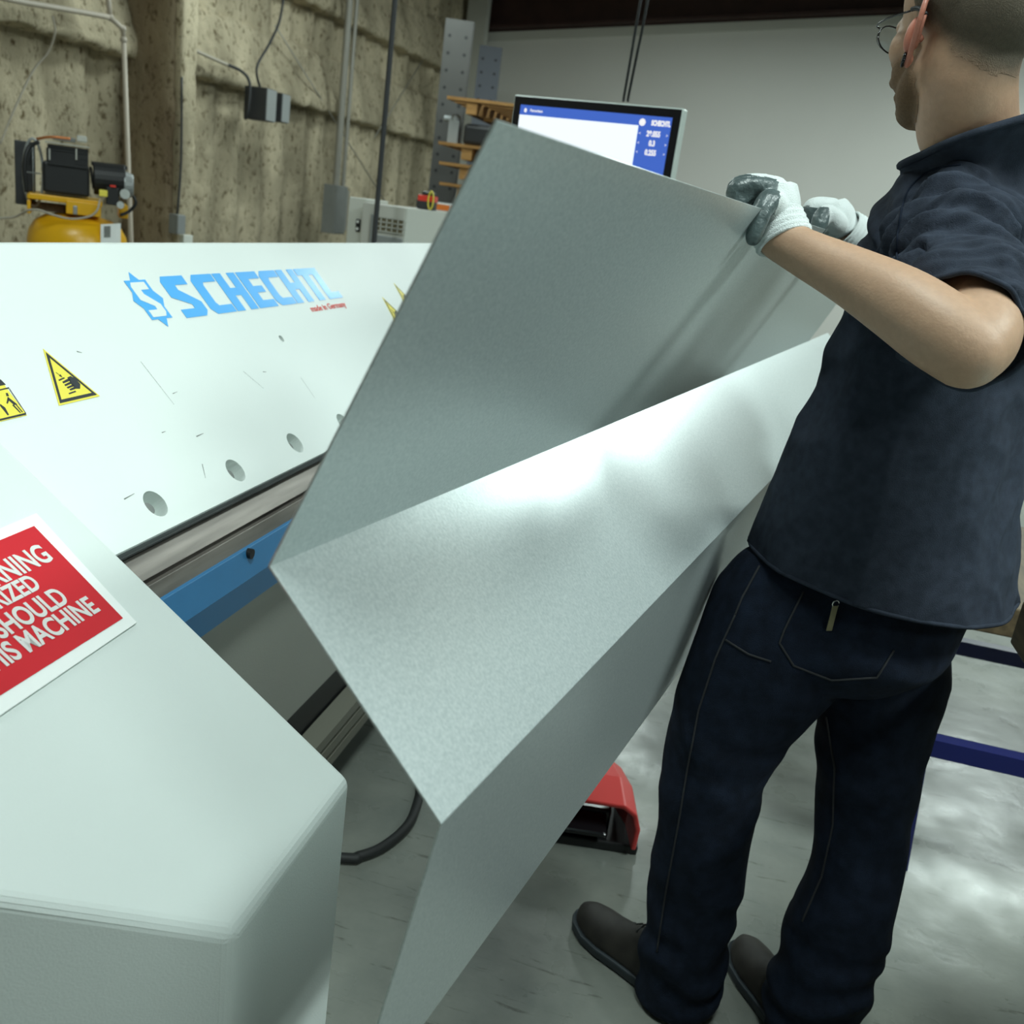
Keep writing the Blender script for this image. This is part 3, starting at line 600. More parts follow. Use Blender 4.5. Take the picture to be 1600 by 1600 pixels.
# mounting bracket
crect('bracket_plate', 42, 310, 160, 315, .14, .30, 'comp_yellow'); crect('bracket_end', 42, 312, 48, 334, .14, .3, 'comp_yellow'); crect('bracket_face', 103, 313, 158, 340, .15, .3, 'comp_yellow'); crect('bracket_end', 186, 320, 200, 342, .1, .2, 'comp_yellow')
crect('bracket_slot', 114, 321, 121, 336, .155, .01, 'alu')
for x_ in (76, 118): crect('stud', x_, 232, x_ + 2.5, 250, .14, .01, 'cabinet', bev=.001)
# belt guard cage
crect('belt_guard', 22, 218, 55, 322, -.02, .10, 'dark_grey')
gc = cp(52, 270, .05); bm = BM(); tube(bm, [gc + rt * .04 * math.cos(a * .3142) + UP * .13 * math.sin(a * .3142) * 1.12 for a in range(21)], .006, 8); tube(bm, [gc - UP * .12, gc + UP * .12], .003, 6); tube(bm, [gc - rt * .03, gc + rt * .03], .003, 6); obj('flywheel', bm, 'alu', comp, smooth=True)
crect('bracket_shadow', 48, 315, 103, 334, .05, .1, 'wood_dark'); crect('pump_body', 66, 250, 140, 309, .12, .26, 'black', bev=.012)  # bracket recess: shade put in as a dark box, in the table-top colour
for i in range(7): crect('cooling_fin', 74, 231 + i * 4.2, 138, 233.2 + i * 4.2, .13, .26, 'black', bev=.001)
crect('cylinder_block', 72, 230, 138, 262, .115, .22, 'black'); crect('cylinder_head', 70, 222, 140, 230, .15, .28, 'cabinet'); crect('head_cover', 82, 211, 118, 223, .08, .16, 'mid_grey'); crect('head_cover', 120, 211, 136, 223, .1, .16, 'cabinet')
bm = BM(); tube(bm, spline([cp(58, 217, .1), cp(80, 214, .14), cp(110, 217, .14)], 4), .006, 8); obj('copper_pipe', bm, 'copper', comp, smooth=True)
bm = BM(); tube(bm, spline([cp(60, 222, .1), cp(44, 232, .14), cp(38, 262, .15), cp(42, 300, .14)], 6), .009, 8); obj('hose', bm, 'black', comp, smooth=True)
m0 = cp(146, 278, .06); m1 = cp(196, 283, .06); bm = BM(); cyl(bm, m0, m1, .072, 24); cyl(bm, cp(142, 278, .06), m0, .05, 20); obj('motor', bm, 'black', comp, bevel=.008)
crect('motor_box', 143, 252, 199, 266, .08, .12, 'black')
bm = BM(); q = cp(204, 290, .08); cyl(bm, q - rt * .03, q + rt * .012, .062, 24, .05); obj('air_filter', bm, 'alu', comp, bevel=.006)
crect('pressure_switch', 166, 292, 186, 322, .17, .07, 'black'); crect('switch_knob', 155, 296, 168, 308, .18, .03, 'yellow', bev=.003); crect('red_lever', 172, 289, 181, 293, .18, .02, 'bright_red', bev=.001)
for (x, y, r_) in ((195, 303, .022), (188, 320, .016)):
    q = cp(x, y, .16); bm = BM(); cyl(bm, q, q + toc * .02, r_, 20); obj('gauge', bm, 'chrome', comp)
bm = BM(); tube(bm, spline([cp(208, 306, .12), cp(212, 318, .12), cp(202, 330, .12), cp(188, 336, .14)], 5), .007, 8); obj('hose', bm, 'black', comp, smooth=True)
bm = BM(); tube(bm, spline([cp(156, 312, .17), cp(152, 328, .19), cp(140, 338, .19), cp(112, 342, .19), cp(84, 336, .19), cp(60, 328, .19), cp(42, 329, .17), cp(22, 339, .12), cp(-10, 341, .1)], 6), .005, 8); tag(obj('air_hose', bm, 'cable_white', smooth=True), 'thin pale hose looping in front of the yellow compressor bracket', 'hose')
# tank label
bm = BM(); zz = cp(170, 350).z
for k_ in range(6):
    pass
def tankpt(px, py):
    v = cp(px, py, 0); dx = (v - Vector((tcx.x, tcx.y, v.z))).dot(rt); dx = max(-tr * .98, min(tr * .98, dx)); return Vector((tcx.x, tcx.y, v.z)) + rt * dx + toc * (math.sqrt(tr * tr - dx * dx) + .002)
rs = []
for yy in (346, 370, 395): rs.append([tankpt(x_, yy) for x_ in (156, 164, 172, 180, 187)])
rings(bm, rs, cap=False, closed=False); obj('tank_label', bm, 'sign_white', comp)
bm = BM(); rs = []
for yy in (349, 358, 366): rs.append([tankpt(x_, yy) for x_ in (161, 166, 171)])
rings(bm, [[v + toc * .002 for v in r_] for r_ in rs], cap=False, closed=False); obj('label_print', bm, 'mid_grey', comp)

# ------------------------------------------------------------------ cabinets beyond the beam
def zbox(name, x0, y0, z0, x1, y1, z1, m, par, bev=.004):
    bm = BM(); box2(bm, (x0, y0, z0), (x1, y1, z1)); return obj(name, bm, m, par, bevel=bev)
k0 = P(634, 325, 4.6)                       # top front right corner of the cabinet
kl = PY(567, 318, k0.y); cab = thing('electrical_cabinet', (k0.x - .2, k0.y + .3, 0), 'white electrical cabinet with a vent grille behind the machine beam', 'cabinet')
zbox('case', kl.x, k0.y, 0, k0.x, k0.y + .9, k0.z, 'cabinet', cab)
zbox('side_panel', k0.x, k0.y + .002, 0, k0.x + .012, k0.y + .9, k0.z, 'cab_white', cab, .002)
ga_ = PY(588, 338, k0.y); gb_ = PY(630, 366, k0.y)
zbox('grille_opening', ga_.x, k0.y - .004, gb_.z, gb_.x, k0.y, ga_.z, 'grille', cab, 0)
bm = BM()
for i in range(6): x_ = ga_.x + (gb_.x - ga_.x) * i / 5; box2(bm, (x_ - .0025, k0.y - .010, gb_.z), (x_ + .0025, k0.y - .005, ga_.z))
for i in range(4): z_ = gb_.z + (ga_.z - gb_.z) * i / 3; box2(bm, (ga_.x, k0.y - .010, z_ - .0025), (gb_.x, k0.y - .005, z_ + .0025))
obj('grille', bm, 'cabinet', cab)
zbox('lower_vent', ga_.x, k0.y - .01, gb_.z - .14, gb_.x, k0.y, gb_.z - .02, 'alu', cab); zbox('hinge', kl.x + .05, k0.y - .01, gb_.z - .1, kl.x + .062, k0.y, k0.z - .05, 'alu', cab)
n0 = PY(546, 307, k0.y + .1); n1 = PY(577, 309, k0.y + .1)
t = thing('narrow_cabinet', ((n0.x + n1.x) / 2, n0.y, 0), 'narrow pale cabinet with a black double socket beside the grille cabinet', 'cabinet')
zbox('case', n0.x, k0.y + .1, 0, n1.x - .01, k0.y + .4, n0.z, 'cab_white', t)
s0 = PY(560, 352, k0.y + .1); zbox('socket', s0.x - .012, k0.y + .09, s0.z - .03, s0.x + .012, k0.y + .1, s0.z + .03, 'black', t)
for dz in (-.017, .017): bm = BM(); cyl(bm, (s0.x, k0.y + .085, s0.z + dz), (s0.x, k0.y + .091, s0.z + dz), .007, 12); obj('socket_cover', bm, 'sign_white', t)
# things on the cabinet
q = PZ(667, 326, k0.z); q.y = min(q.y, k0.y + .8); q = Vector((k0.x - .045, 0, k0.z)); r_ = ray(667, 326); q = EYE + r_ * ((q.x) / r_.x); q.z = k0.z
tp = thing('tape_measure', q, 'red and black tape measure standing on the white cabinet', 'tape measure')
zbox('case', q.x - .045, q.y - .03, k0.z, q.x + .045, q.y + .03, k0.z + .05, 'dark_grey', tp, .006); zbox('band', q.x - .047, q.y - .032, k0.z + .04, q.x + .047, q.y + .032, k0.z + .072, 'bright_red', tp, .006); zbox('top', q.x - .03, q.y - .025, k0.z + .072, q.x + .04, q.y + .025, k0.z + .092, 'dark_grey', tp, .01)
bm = BM(); tube(bm, [Vector((q.x + .03, q.y - .04, k0.z + .05)) + Vector((.014 * math.cos(a * .3142), 0, .045 * math.sin(a * .3142))) for a in range(21)], .0045, 6); obj('strap', bm, 'yellow', tp, smooth=True)
q2 = Vector((k0.x - .06, q.y + .30, k0.z)); bm = BM(); box2(bm, (q2.x - .05, q2.y - .03, q2.z), (q2.x + .058, q2.y + .16, q2.z + .045)); o = obj('parts_carton', bm, 'sign_white', None, bevel=.002); tag(o, 'small white carton with an orange label on the white cabinet', 'carton')
bm = BM(); box2(bm, (q2.x - .03, q2.y - .033, q2.z + .006), (q2.x + .058, q2.y - .03, q2.z + .036)); box2(bm, (q2.x + .058, q2.y - .01, q2.z + .006), (q2.x + .060, q2.y + .15, q2.z + .036)); obj('label', bm, 'orange', o)
# ------------------------------------------------------------------ racking and pallets
def rackpost(name, pts_top, zc, w, m, lab, holes):
    a = P(*pts_top, zc); t = thing(name, (a.x, a.y, 0), lab, 'upright', 'perforated uprights')
    ux = Vector((.97, .24, 0)); uy = Vector((-.24, .97, 0))
    bm = BM(); box(bm, Vector((a.x, a.y, a.z / 2)) + ux * w / 2, (w, .02, a.z), (ux, uy, UP)); box(bm, Vector((a.x, a.y, a.z / 2)) + ux * w + uy * .05, (.015, .1, a.z), (ux, uy, UP)); obj('profile', bm, m, t)
    for i in range(holes):
        for s_ in (.2, .8):
            bm = BM()
            c = Vector((a.x, a.y, a.z - .12 - i * .125)) + ux * w * s_ - uy * .0102; cyl(bm, c - uy * .001, c, .013, 8); obj('hole', bm, 'black', t)
    return t
rackpost('rack_upright', (697, 28), 7.4, .215, 'rack', 'grey perforated steel upright left of the wooden pallets', 18)
rackpost('rack_upright', (750, 70), 9.4, .215, 'rack_blue', 'bluish perforated steel upright behind the wooden pallets, near the white wall', 16)
pal_z = [P(700, 152, 7.0).z, P(690, 221, 7.0).z, P(690, 252, 7.0).z, P(690, 284, 7.0).z]
pb = P(681, 222, 7.0)
labs = ['wooden pallet, topmost of the stack beside the monitor', 'wooden pallet under the dark bag, second from the top of the stack', 'wooden pallet third from the top of the stack', 'wooden pallet lowest visible in the stack']
x0 = pb.x; y0 = pb.y
first = None
for i, z in enumerate(pal_z):
    t = thing('wooden_pallet', (x0 + .5, y0 + .5, z - .14), labs[i], 'pallet', 'stacked wooden pallets')
    for k_ in range(6):
        bm = BM(); box2(bm, (x0 + (.05 if i == 0 else .02 * i), y0 + k_ * .19, z - .022), (x0 + 1.2, y0 + k_ * .19 + .13, z)); obj('deck_board', bm, 'wood', t)
    for k_ in range(3):
        bm = BM(); box2(bm, (x0 + .20 + k_ * .42, y0 + .01, z - .105), (x0 + .28 + k_ * .42, y0 + 1.1, z - .022)); obj('stringer', bm, 'wood', t)
    bm = BM(); box2(bm, (x0 + .30, y0 + .15, z - .13), (x0 + 1.1, y0 + .25, z - .105)); obj('bottom_board', bm, 'wood', t)
bz_ = pal_z[1]
bm = BM(); box2(bm, (x0 + .18, y0 + .05, bz_ + .0), (x0 + .75, y0 + .5, bz_ + .15)); o = obj('tool_bag', bm, 'black', None, bevel=.03, seg=3); tag(o, 'black tool bag lying between the upper wooden pallets', 'bag')
q = P(733, 183, 8.15); bm = BM(); box2(bm, (x0 + .05, y0 + .1, bz_), (x0 + .13, y0 + .18, bz_ + .16)); ball(bm, (x0 + .09, y0 + .14, bz_ + .17), .04); cyl(bm, (x0 + .0, y0 + .14, bz_ + .17), (x0 + .09, y0 + .14, bz_ + .17), .022); tag(obj('metal_fitting', bm, 'alu', None, bevel=.005), 'shiny metal fitting between the upper pallets beside the tool bag', 'fitting')
q = Vector((x0 + .1, y0 - .3, 0)); bm = BM(); box2(bm, (x0 - .02, y0 - .25, 0), (x0 + .9, y0 + 1.0, pal_z[3] - .14)); tag(obj('dark_crate', bm, 'dark_grey', None, bevel=.01), 'dark crate under the wooden pallets behind the white cabinet', 'crate')

# ================================================================== TABLES ON THE RIGHT
tz = 2.15
c0 = P(1440, 968, tz); zt0 = P(1513, 979, tz).z
tbl = thing('work_table', (c0.x + .7, c0.y + .4, 0), 'work table with dark wooden top on a navy blue steel frame behind the worker', 'table')
bm = BM(); box2(bm, (c0.x - .05, c0.y, zt0), (c0.x + 1.6, c0.y + .8, zt0 + .07)); obj('table_top', bm, 'wood_dark', tbl, bevel=.004)
l1 = P(1452, 1060, tz); l2 = P(1414, 1300, tz + .0)
for (sx_, sy_) in ((0, 0), (1.45, 0), (0, .7), (1.45, .7)):
    bm = BM(); top = Vector((l1.x - .01 + sx_, c0.y + .03 + sy_, zt0)); a_ = PY(1452, 1066, top.y); b_ = PY(1411, 1297, top.y); k_ = (b_ - a_) / (a_.z - b_.z); top = a_ + k_ * (a_.z - zt0) + Vector((sx_, sy_, 0)); foot_ = a_ + k_ * a_.z + Vector((sx_, sy_, 0)); top.y = foot_.y = c0.y + .03 + sy_; tube(bm, [top, foot_], .030, 4, ref=Vector((1, 1, 0))); obj('leg', bm, 'denim_blue_frame', tbl)
r1 = PY(1455, 1163, c0.y + .03)
for sy_ in (0, .7):
    bm = BM(); box2(bm, (l1.x - .01, c0.y + .01 + sy_, r1.z - .022), (l1.x + 1.45, c0.y + .05 + sy_, r1.z + .022)); obj('crossbar', bm, 'denim_blue_frame', tbl)
e0 = P(1577, 1004, 1.55)
ben = thing('side_bench', (e0.x + .4, .8, 0), 'dark wooden bench edge at the right border beside the worker', 'bench')
bm = BM(); box2(bm, (e0.x, .3, e0.z), (e0.x + .9, e0.y, e0.z + .075)); obj('bench_top', bm, 'wood_dark', ben, bevel=.004)
for yy in (.4, e0.y - .1):
    bm = BM(); box2(bm, (e0.x + .55, yy, 0), (e0.x + .61, yy + .06, e0.z)); obj('leg', bm, 'denim_blue_frame', ben); bm = BM(); box2(bm, (e0.x + .8, yy, 0), (e0.x + .86, yy + .06, e0.z)); obj('leg', bm, 'denim_blue_frame', ben)
bm = BM(); box2(bm, (e0.x + .012, .35, e0.z + .076), (e0.x + .85, e0.y - .02, e0.z + .080)); tag(obj('steel_blank', bm, 'cyan_sheet'), 'flat pale steel blank lying on the dark wooden bench', 'sheet metal')

# ================================================================== THE WORKER
per = thing('person', (.2, 1.6, 0), 'man in navy t-shirt, dark jeans and white work gloves holding up the folded steel sheet', 'person')
ft = Vector((-.9, .43, 0)).normalized(); lt = Vector((-.43, -.9, 0)).normalized()
# --- body: head, neck, arms as one skin
fh = (CX * -.33 + CZ * .93 + UP * .14).normalized(); lh = UP.cross(fh).normalized(); uh = fh.cross(lh).normalized()
HC = P(1504, 60, 1.26)              # between the ears
def hp(x, y, z): return HC + fh * x + lh * y + uh * z
HA = (fh, lh, uh)
bm = BM()
ball(bm, hp(-.022, 0, .050), (.104, .084, .090), ax=HA, seg=28)
ball(bm, hp(-.050, 0, .022), (.070, .070, .070), ax=HA, seg=24)
ball(bm, hp(.032, 0, .012), (.062, .060, .080), ax=HA, seg=24)
ball(bm, hp(.042, 0, -.038), (.050, .047, .054), ax=HA, seg=24)
ball(bm, hp(.068, 0, -.076), (.028, .030, .024), ax=HA)
for s in (1, -1):
    limb(bm, [(hp(.010, s * .042, -.036), .020), (hp(.035, s * .040, -.062), .020), (hp(.064, s * .014, -.076), .020)], 12)
    ball(bm, hp(.058, s * .040, -.003), (.026, .022, .028), ax=HA); ball(bm, hp(.052, s * .034, -.036), (.026, .022, .030), ax=HA)
    ball(bm, hp(.070, s * .026, .030), (.018, .024, .012), ax=HA)
limb(bm, [(hp(.090, 0, .020), .009), (hp(.104, 0, .0), .010), (hp(.116, 0, -.022), .013)], 10)
for s in (1, -1): ball(bm, hp(.104, s * .010, -.028), .009)
ball(bm, hp(.092, 0, -.052), (.014, .024, .007), ax=HA); ball(bm, hp(.089, 0, -.063), (.013, .020, .007), ax=HA)
NB = P(1528, 240, 1.335)
limb(bm, [(hp(-.025, 0, .0), .060), (hp(-.016, 0, -.05), .062), (hp(-.008, 0, -.085).lerp(NB, .40), .064), (NB.lerp(hp(-.005, 0, -.08), .2), .061), (NB - UP * .05, .056)], 24)
limb(bm, [(NB - UP * .08 + lt * .02, .055), (P(1515, 310, 1.40), .06), (P(1475, 345, 1.34), .062)], 18)          # shoulder left
ARM = [(P(1475, 345, 1.34), .058), (P(1515, 440, 1.24), .057), (P(1524, 515, 1.145), .053), (P(1512, 548, 1.115), .0465)]
limb(bm, ARM, 20)
FOR = [(P(1512, 548, 1.115), .0455), (P(1465, 515, 1.125), .0475), (P(1405, 474, 1.145), .0445), (P(1330, 432, 1.175), .0365), (P(1262, 398, 1.20), .0300), (P(1215, 372, 1.225), .0270)]
limb(bm, FOR, 20)
ball(bm, P(1530, 558, 1.115), .030)
# torso core (under the shirt) and right arm
limb(bm, [(NB - UP * .10, .06), (P(1500, 420, 1.46), .11), (P(1455, 600, 1.5), .12), (P(1390, 800, 1.57), .12)], 20)
limb(bm, [(NB - UP * .08 - lt * .02, .055), (NB - UP * .10 - lt * .14, .055), (P(1560, 400, 1.62), .05), (P(1470, 430, 1.68), .044), (P(1400, 402, 1.72), .036), (P(1335, 368, 1.76), .027)], 18)
me = remesh(bm, .0042, 7)
# hair mix attribute: scalp and beard tint fading into the skin
def ss(a, b, x): t = max(0, min(1, (x - a) / (b - a))); return t * t * (3 - 2 * t)
def hairv(p):
    l = p - HC; x, y, z = l.dot(fh), l.dot(lh), l.dot(uh); ay = abs(y)
    n_ = noise.noise(p * 60) * .006
    line = -.052 + ss(-.02, -.09, -abs(x + .09)) * 0
    low = -.088 + max(0, (x + .080)) * 1.15            # nape line rises towards the ear
    if x > .005: low = .052 + (x - .005) * .6
    h = ss(low - .016, low + .040, z + n_)
    if x > .06: h *= 1 - ss(.06, .075, x)
    return h
def beardv(p):
    l = p - HC; x, y, z = l.dot(fh), l.dot(lh), l.dot(uh); n_ = noise.noise(p * 70) * .005
    b = ss(-.010, -.030, z + n_) * ss(.004, .022, x + n_) * ss(-.112, -.095, z - max(0, .03 - x) * .8)
    side = ss(.006, .018, x) * ss(.030, .018, x) * ss(.03, .0, z) * ss(-.06, -.03, z) * .85
    return max(b, side)
at = me.attributes.new('tint', 'FLOAT_COLOR', 'POINT')
SK, HR, BR = Vector((.46, .29, .19)), Vector((.062, .056, .038)), Vector((.125, .075, .034))
for v in me.vertices:
    hv = min(1, hairv(v.co)); c = SK.lerp(HR, .92 * hv); c = c.lerp(BR, .9 * min(1, beardv(v.co))); at.data[v.index].color = (*c, 1)
body = finish('body', me, 'skin', per, smooth=True)
def shell(name, fn, th, off, m):
    bm = BM(); bm.from_mesh(me); bm.normal_update()
    dl = [f for f in bm.faces if fn(f.calc_center_median()) < th]
    bmesh.ops.delete(bm, geom=dl, context='FACES')
    bm.normal_update()
    nv = {v: v.normal.copy() for v in bm.verts}
    for v in bm.verts: v.co += nv[v] * (off * min(1, max(0, (fn(v.co) - th)) / (1.0001 - th)) + .0002 + noise.noise(v.co * 400) * off * .2)
    return obj(name, bm, m, per, smooth=True)
shell('hair', hairv, .55, .0015, 'skin_hair'); shell('beard', beardv, .50, .0018, 'skin_hair')
# left ear
for s in (1,):
    ec_ = hp(.002, .0735, -.010); eo = (lh * .62 - fh * .78).normalized(); en = eo.cross(uh).normalized(); eu = (uh - fh * .32).normalized()
    def ep(a, b, c=0): return ec_ + eo * a + eu * b + en * c
    bm = BM()
    rim = [(.002, .014), (.006, .026), (.014, .034), (.024, .034), (.031, .024), (.032, .008), (.026, -.008), (.018, -.020), (.010, -.032), (.003, -.036), (-.002, -.026)]
    rp = spline([ep(a, b) for a, b in rim], 5); tube(bm, rp, [.0038] * len(rp), 10)
    cen_ = ep(.010, .0, -.004)
    n_ = len(rp)
    for k_ in range(n_ - 1):
        a, b = rp[k_], rp[k_ + 1]
        extr(bm, [cen_, a, b], en * .003)
    ball(bm, ep(.004, -.029), (.006, .006, .008)); ball(bm, ep(.002, -.004, -.006), .005)
    tube(bm, spline([ep(.010, .022, -.003), ep(.020, .018, -.004), ep(.022, .004, -.004), ep(.014, -.012, -.004), ep(.006, -.016, -.003)], 4), .003, 8)
    ball(bm, ep(.004, .0, .004), (.010, .010, .022), ax=(eo, en, eu))
    em = remesh(bm, .0016, 3); finish('ear', em, 'ear', per, smooth=True)
    bm = BM(); q = ep(.006, -.030, .006); tube(bm, [q + eo * .006 * math.cos(a * .6283) + eu * .007 * math.sin(a * .6283) for a in range(11)], .0022, 8); tag(obj('earring', bm, 'black_gloss', per, smooth=True))
# right ear, plain
bm = BM(); ball(bm, hp(-.004, -.078, .0), (.018, .008, .030), ax=HA); obj('ear', bm, 'ear', per, smooth=True)
# eyes
for s in (1, -1):
    bm = BM(); ball(bm, hp(.080, s * .029, .020), .011); obj('eye', bm, 'sign_white', per, smooth=True)
# glasses
gl = None
bm = BM()
for s in (1, -1):
    lens = [hp(.104, s * .030, .024) + (lh * .026 * math.cos(a * .2618) + uh * .018 * math.sin(a * .2618)) + fh * (-.004 * abs(math.cos(a * .2618)) * (1 if s * math.cos(a * .2618) > 0 else 0)) for a in range(25)]
    tube(bm, lens, .0011, 6)
    tube(bm, spline([hp(.100, s * .055, .034), hp(.092, s * .066, .034), hp(.055, s * .076, .030), hp(.010, s * .081, .022)], 4), .0014, 6)
tube(bm, [hp(.105, .006, .028), hp(.109, 0, .031), hp(.105, -.006, .028)], .0012, 6)
gl = obj('glasses', bm, 'black_gloss', per, smooth=True)
bm = BM(); tube(bm, spline([hp(.004, .083, .022), hp(-.010, .084, .018), hp(-.024, .083, .006)], 5), [.0030] * 11, 8); obj('temple_tip', bm, 'black', gl, smooth=True)
for s in (1, -1):
    bm = BM(); f_ = [hp(.104, s * .030, .024) + (lh * .025 * math.cos(a * .2618) + uh * .017 * math.sin(a * .2618)) for a in range(24)]; extr(bm, f_, fh * .001); obj('lens', bm, 'glass', gl)

# --- t-shirt
def trings(bm, spec, k=5, n=40):
    cs_ = spline([s[0] for s in spec], k); ws = spl([s[1] for s in spec], k); ds = spl([s[2] for s in spec], k); ts = spl([s[3] if len(s) > 3 else 0 for s in spec], k)
    rs = [ell(c, lt * w_, (ft + UP * t_) * d_, n, 2.3) for c, w_, d_, t_ in zip(cs_, ws, ds, ts)]
    rings(bm, rs)
bm = BM()
trings(bm, [(P(1521, 160, 1.275), .080, .074, -.45), (P(1523, 195, 1.29), .082, .076, -.45), (P(1528, 228, 1.318), .098, .086, -.40), (P(1532, 262, 1.37), .126, .098, -.25), (P(1528, 300, 1.42), .165, .108, -.1), (P(1512, 370, 1.45), .20, .125), (P(1500, 440, 1.46), .20, .138), (P(1480, 520, 1.475), .20, .142), (P(1455, 600, 1.50), .205, .148),
            (P(1418, 700, 1.53), .21, .165), (P(1394, 790, 1.56), .215, .182), (P(1378, 860, 1.585), .225, .198), (P(1368, 935, 1.61), .235, .212)])
limb(bm, [(P(1530, 300, 1.42), .080), (P(1490, 328, 1.38), .086), (P(1486, 375, 1.31), .087), (P(1491, 430, 1.25), .081), (P(1500, 490, 1.19), .078), (P(1510, 545, 1.13), .078), (P(1514, 575, 1.11), .076)], 24, cap=True)
limb(bm, [(NB - UP * .09 - lt * .10, .080), (NB - UP * .13 - lt * .20, .080), (P(1560, 400, 1.66), .075)], 20)
sme = remesh(bm, .0050, 7)
# cut the sleeve end and the hem flat, open the neck
A0 = P(1490, 400, 1.28); A1 = P(1520, 520, 1.15); sd = (A1 - A0).normalized()
ED = P(1500, 514, 1.163); hemc = P(1375, 905, 1.61)
axN = (hp(-.03, 0, -.06) - NB).normalized()
def fold(p, n_):
    """drape: long soft ridges, direction by region"""
    h = 0
    d1 = (p - P(1418, 420, 1.33)).length                 # armpit
    if True:
        ang = (p - P(1400, 420, 1.36)); u = ang.dot(UP); v = ang.dot(ft)
        h += .0055 * math.sin(math.atan2(u, v + .001) * 11 + noise.noise(p * 9) * 2.6) * math.exp(-((d1 - .13) / .12) ** 2)
    q = Vector((p.dot(lt) * 5, p.dot(ft) * 5, p.z * 2.0)); nz = noise.noise(q); h += .012 * (1 - abs(nz) * 3.2) * .5
    q = Vector((p.dot(lt) * 12, p.dot(ft) * 12 + p.z * 7, p.z * 9)); nz = noise.noise(q); h += .0034 * (1 - abs(nz) * 4)
    return h
nn_ = [v.normal.copy() for v in sme.vertices]
cor = [v.co.copy() for v in sme.vertices]
def sleevecoord(p): return (p - A0).dot(sd), (p - (A0 + sd * (p - A0).dot(sd))).length
for i, v in enumerate(sme.vertices):
    p = cor[i]; t_, r_ = sleevecoord(p); h = fold(p, nn_[i])
    if r_ < .115 and -.10 < t_:      # ring folds on the sleeve
        h += .0016 * math.sin(t_ * 420 + noise.noise(p * 20) * 5) * ss(-.10, -.04, t_) + .0060 * math.sin(t_ * 150 + math.atan2((p - A0).dot(ft), (p - A0).dot(UP)) * 2.2 + noise.noise(p * 14) * 3.5) * ss(-.10, -.04, t_)
    v.co = p + nn_[i] * h
bm = BM(); bm.from_mesh(sme); bpy.data.meshes.remove(sme)
hemn = (UP - ft * .06).normalized()
def sub(pred): 
    fs = [f for f in bm.faces if pred(f.calc_center_median())]; return list({v for f in fs for v in f.verts}) + list({e for f in fs for e in f.edges}) + fs
HEMC = P(1372, 878, 1.60)
bmesh.ops.bisect_plane(bm, geom=bm.verts[:] + bm.edges[:] + bm.faces[:], plane_co=HEMC, plane_no=hemn, clear_inner=True)
NKC = P(1530, 206, 1.228); nf_, nb_ = P(1443, 242, 1.30), P(1602, 198, 1.31)
nkn = (nf_ - NKC).cross(nb_ - NKC).normalized(); nkn = nkn if nkn.z > 0 else -nkn; print('NK', tuple(nkn), tuple(NKC))
NKC = (NKC + nf_ + nb_) / 3
bmesh.ops.bisect_plane(bm, geom=sub(lambda c: (c - NKC).length < .16), plane_co=NKC, plane_no=nkn)
bmesh.ops.delete(bm, geom=[f for f in bm.faces if (f.calc_center_median() - NKC).dot(nkn) > 0 and (f.calc_center_median() - NKC).length < .16], context='FACES')
sn_ = (sd - CX * .40).normalized()
insl = lambda c: sleevecoord(c)[1] < .125 and sleevecoord(c)[0] > 0 and (c - ED).length < .16
bmesh.ops.bisect_plane(bm, geom=sub(insl), plane_co=ED, plane_no=sn_)
bmesh.ops.delete(bm, geom=[f for f in bm.faces if insl(f.calc_center_median()) and (f.calc_center_median() - ED).dot(sn_) > 0], context='FACES')
shirt = obj('t_shirt', bm, 'shirt', per, smooth=True); md = shirt.modifiers.new('s', 'SOLIDIFY'); md.thickness = .003; md.offset = -1
def rim(o, near, rad, name, r, m, n_=64):
    bm = BM(); bm.from_mesh(o.data); pts = []
    for e in bm.edges:
        c = (e.verts[0].co + e.verts[1].co) / 2
        if e.is_boundary and (c - near).length < rad: pts.append(c.copy())
    bm.free()
    if len(pts) < 12: return
    c = sum(pts, Vector()) / len(pts); nn = None
    a = (pts[0] - c).normalized(); far = max(pts, key=lambda p: (p - c).cross(a).length); nrm = a.cross(far - c).normalized(); b_ = nrm.cross(a)
    pts.sort(key=lambda p: math.atan2((p - c).dot(b_), (p - c).dot(a)))
    sm = []; L_ = len(pts); st_ = max(1, L_ // n_)
    for i in range(0, L_, st_):
        g_ = [pts[(i + j) % L_] for j in range(-st_ * 2, st_ * 2 + 1)]; sm.append(sum(g_, Vector()) / len(g_))
    sm.append(sm[0].copy()); sm.append(sm[1].copy())
    bm = BM(); tube(bm, sm, r, 8); return obj(name, bm, m, o, smooth=True)
rim(shirt, NKC, .15, 'collar', .0055, 'shirt'); rim(shirt, ED, .13, 'sleeve_hem', .0035, 'shirt')
rim(shirt, HEMC, .40, 'bottom_hem', .0035, 'shirt', 90)
from mathutils.bvhtree import BVHTree
sb = BVHTree.FromPolygons([v.co for v in shirt.data.vertices], [p.vertices[:] for p in shirt.data.polygons]); sp_ = []
for v in spline([Vector((x_, y_, 0)) for x_, y_ in ((1500, 258), (1470, 262), (1444, 272), (1418, 300), (1406, 344), (1401, 391), (1404, 412))], 8):
    h = sb.ray_cast(EYE, ray(v.x, v.y).normalized())
    if h[0] is not None: sp_.append(h[0] + h[1] * .0006)
bm = BM(); tube(bm, sp_, .0014, 6); obj('sleeve_seam', bm, 'shirt_seam', shirt, smooth=True)

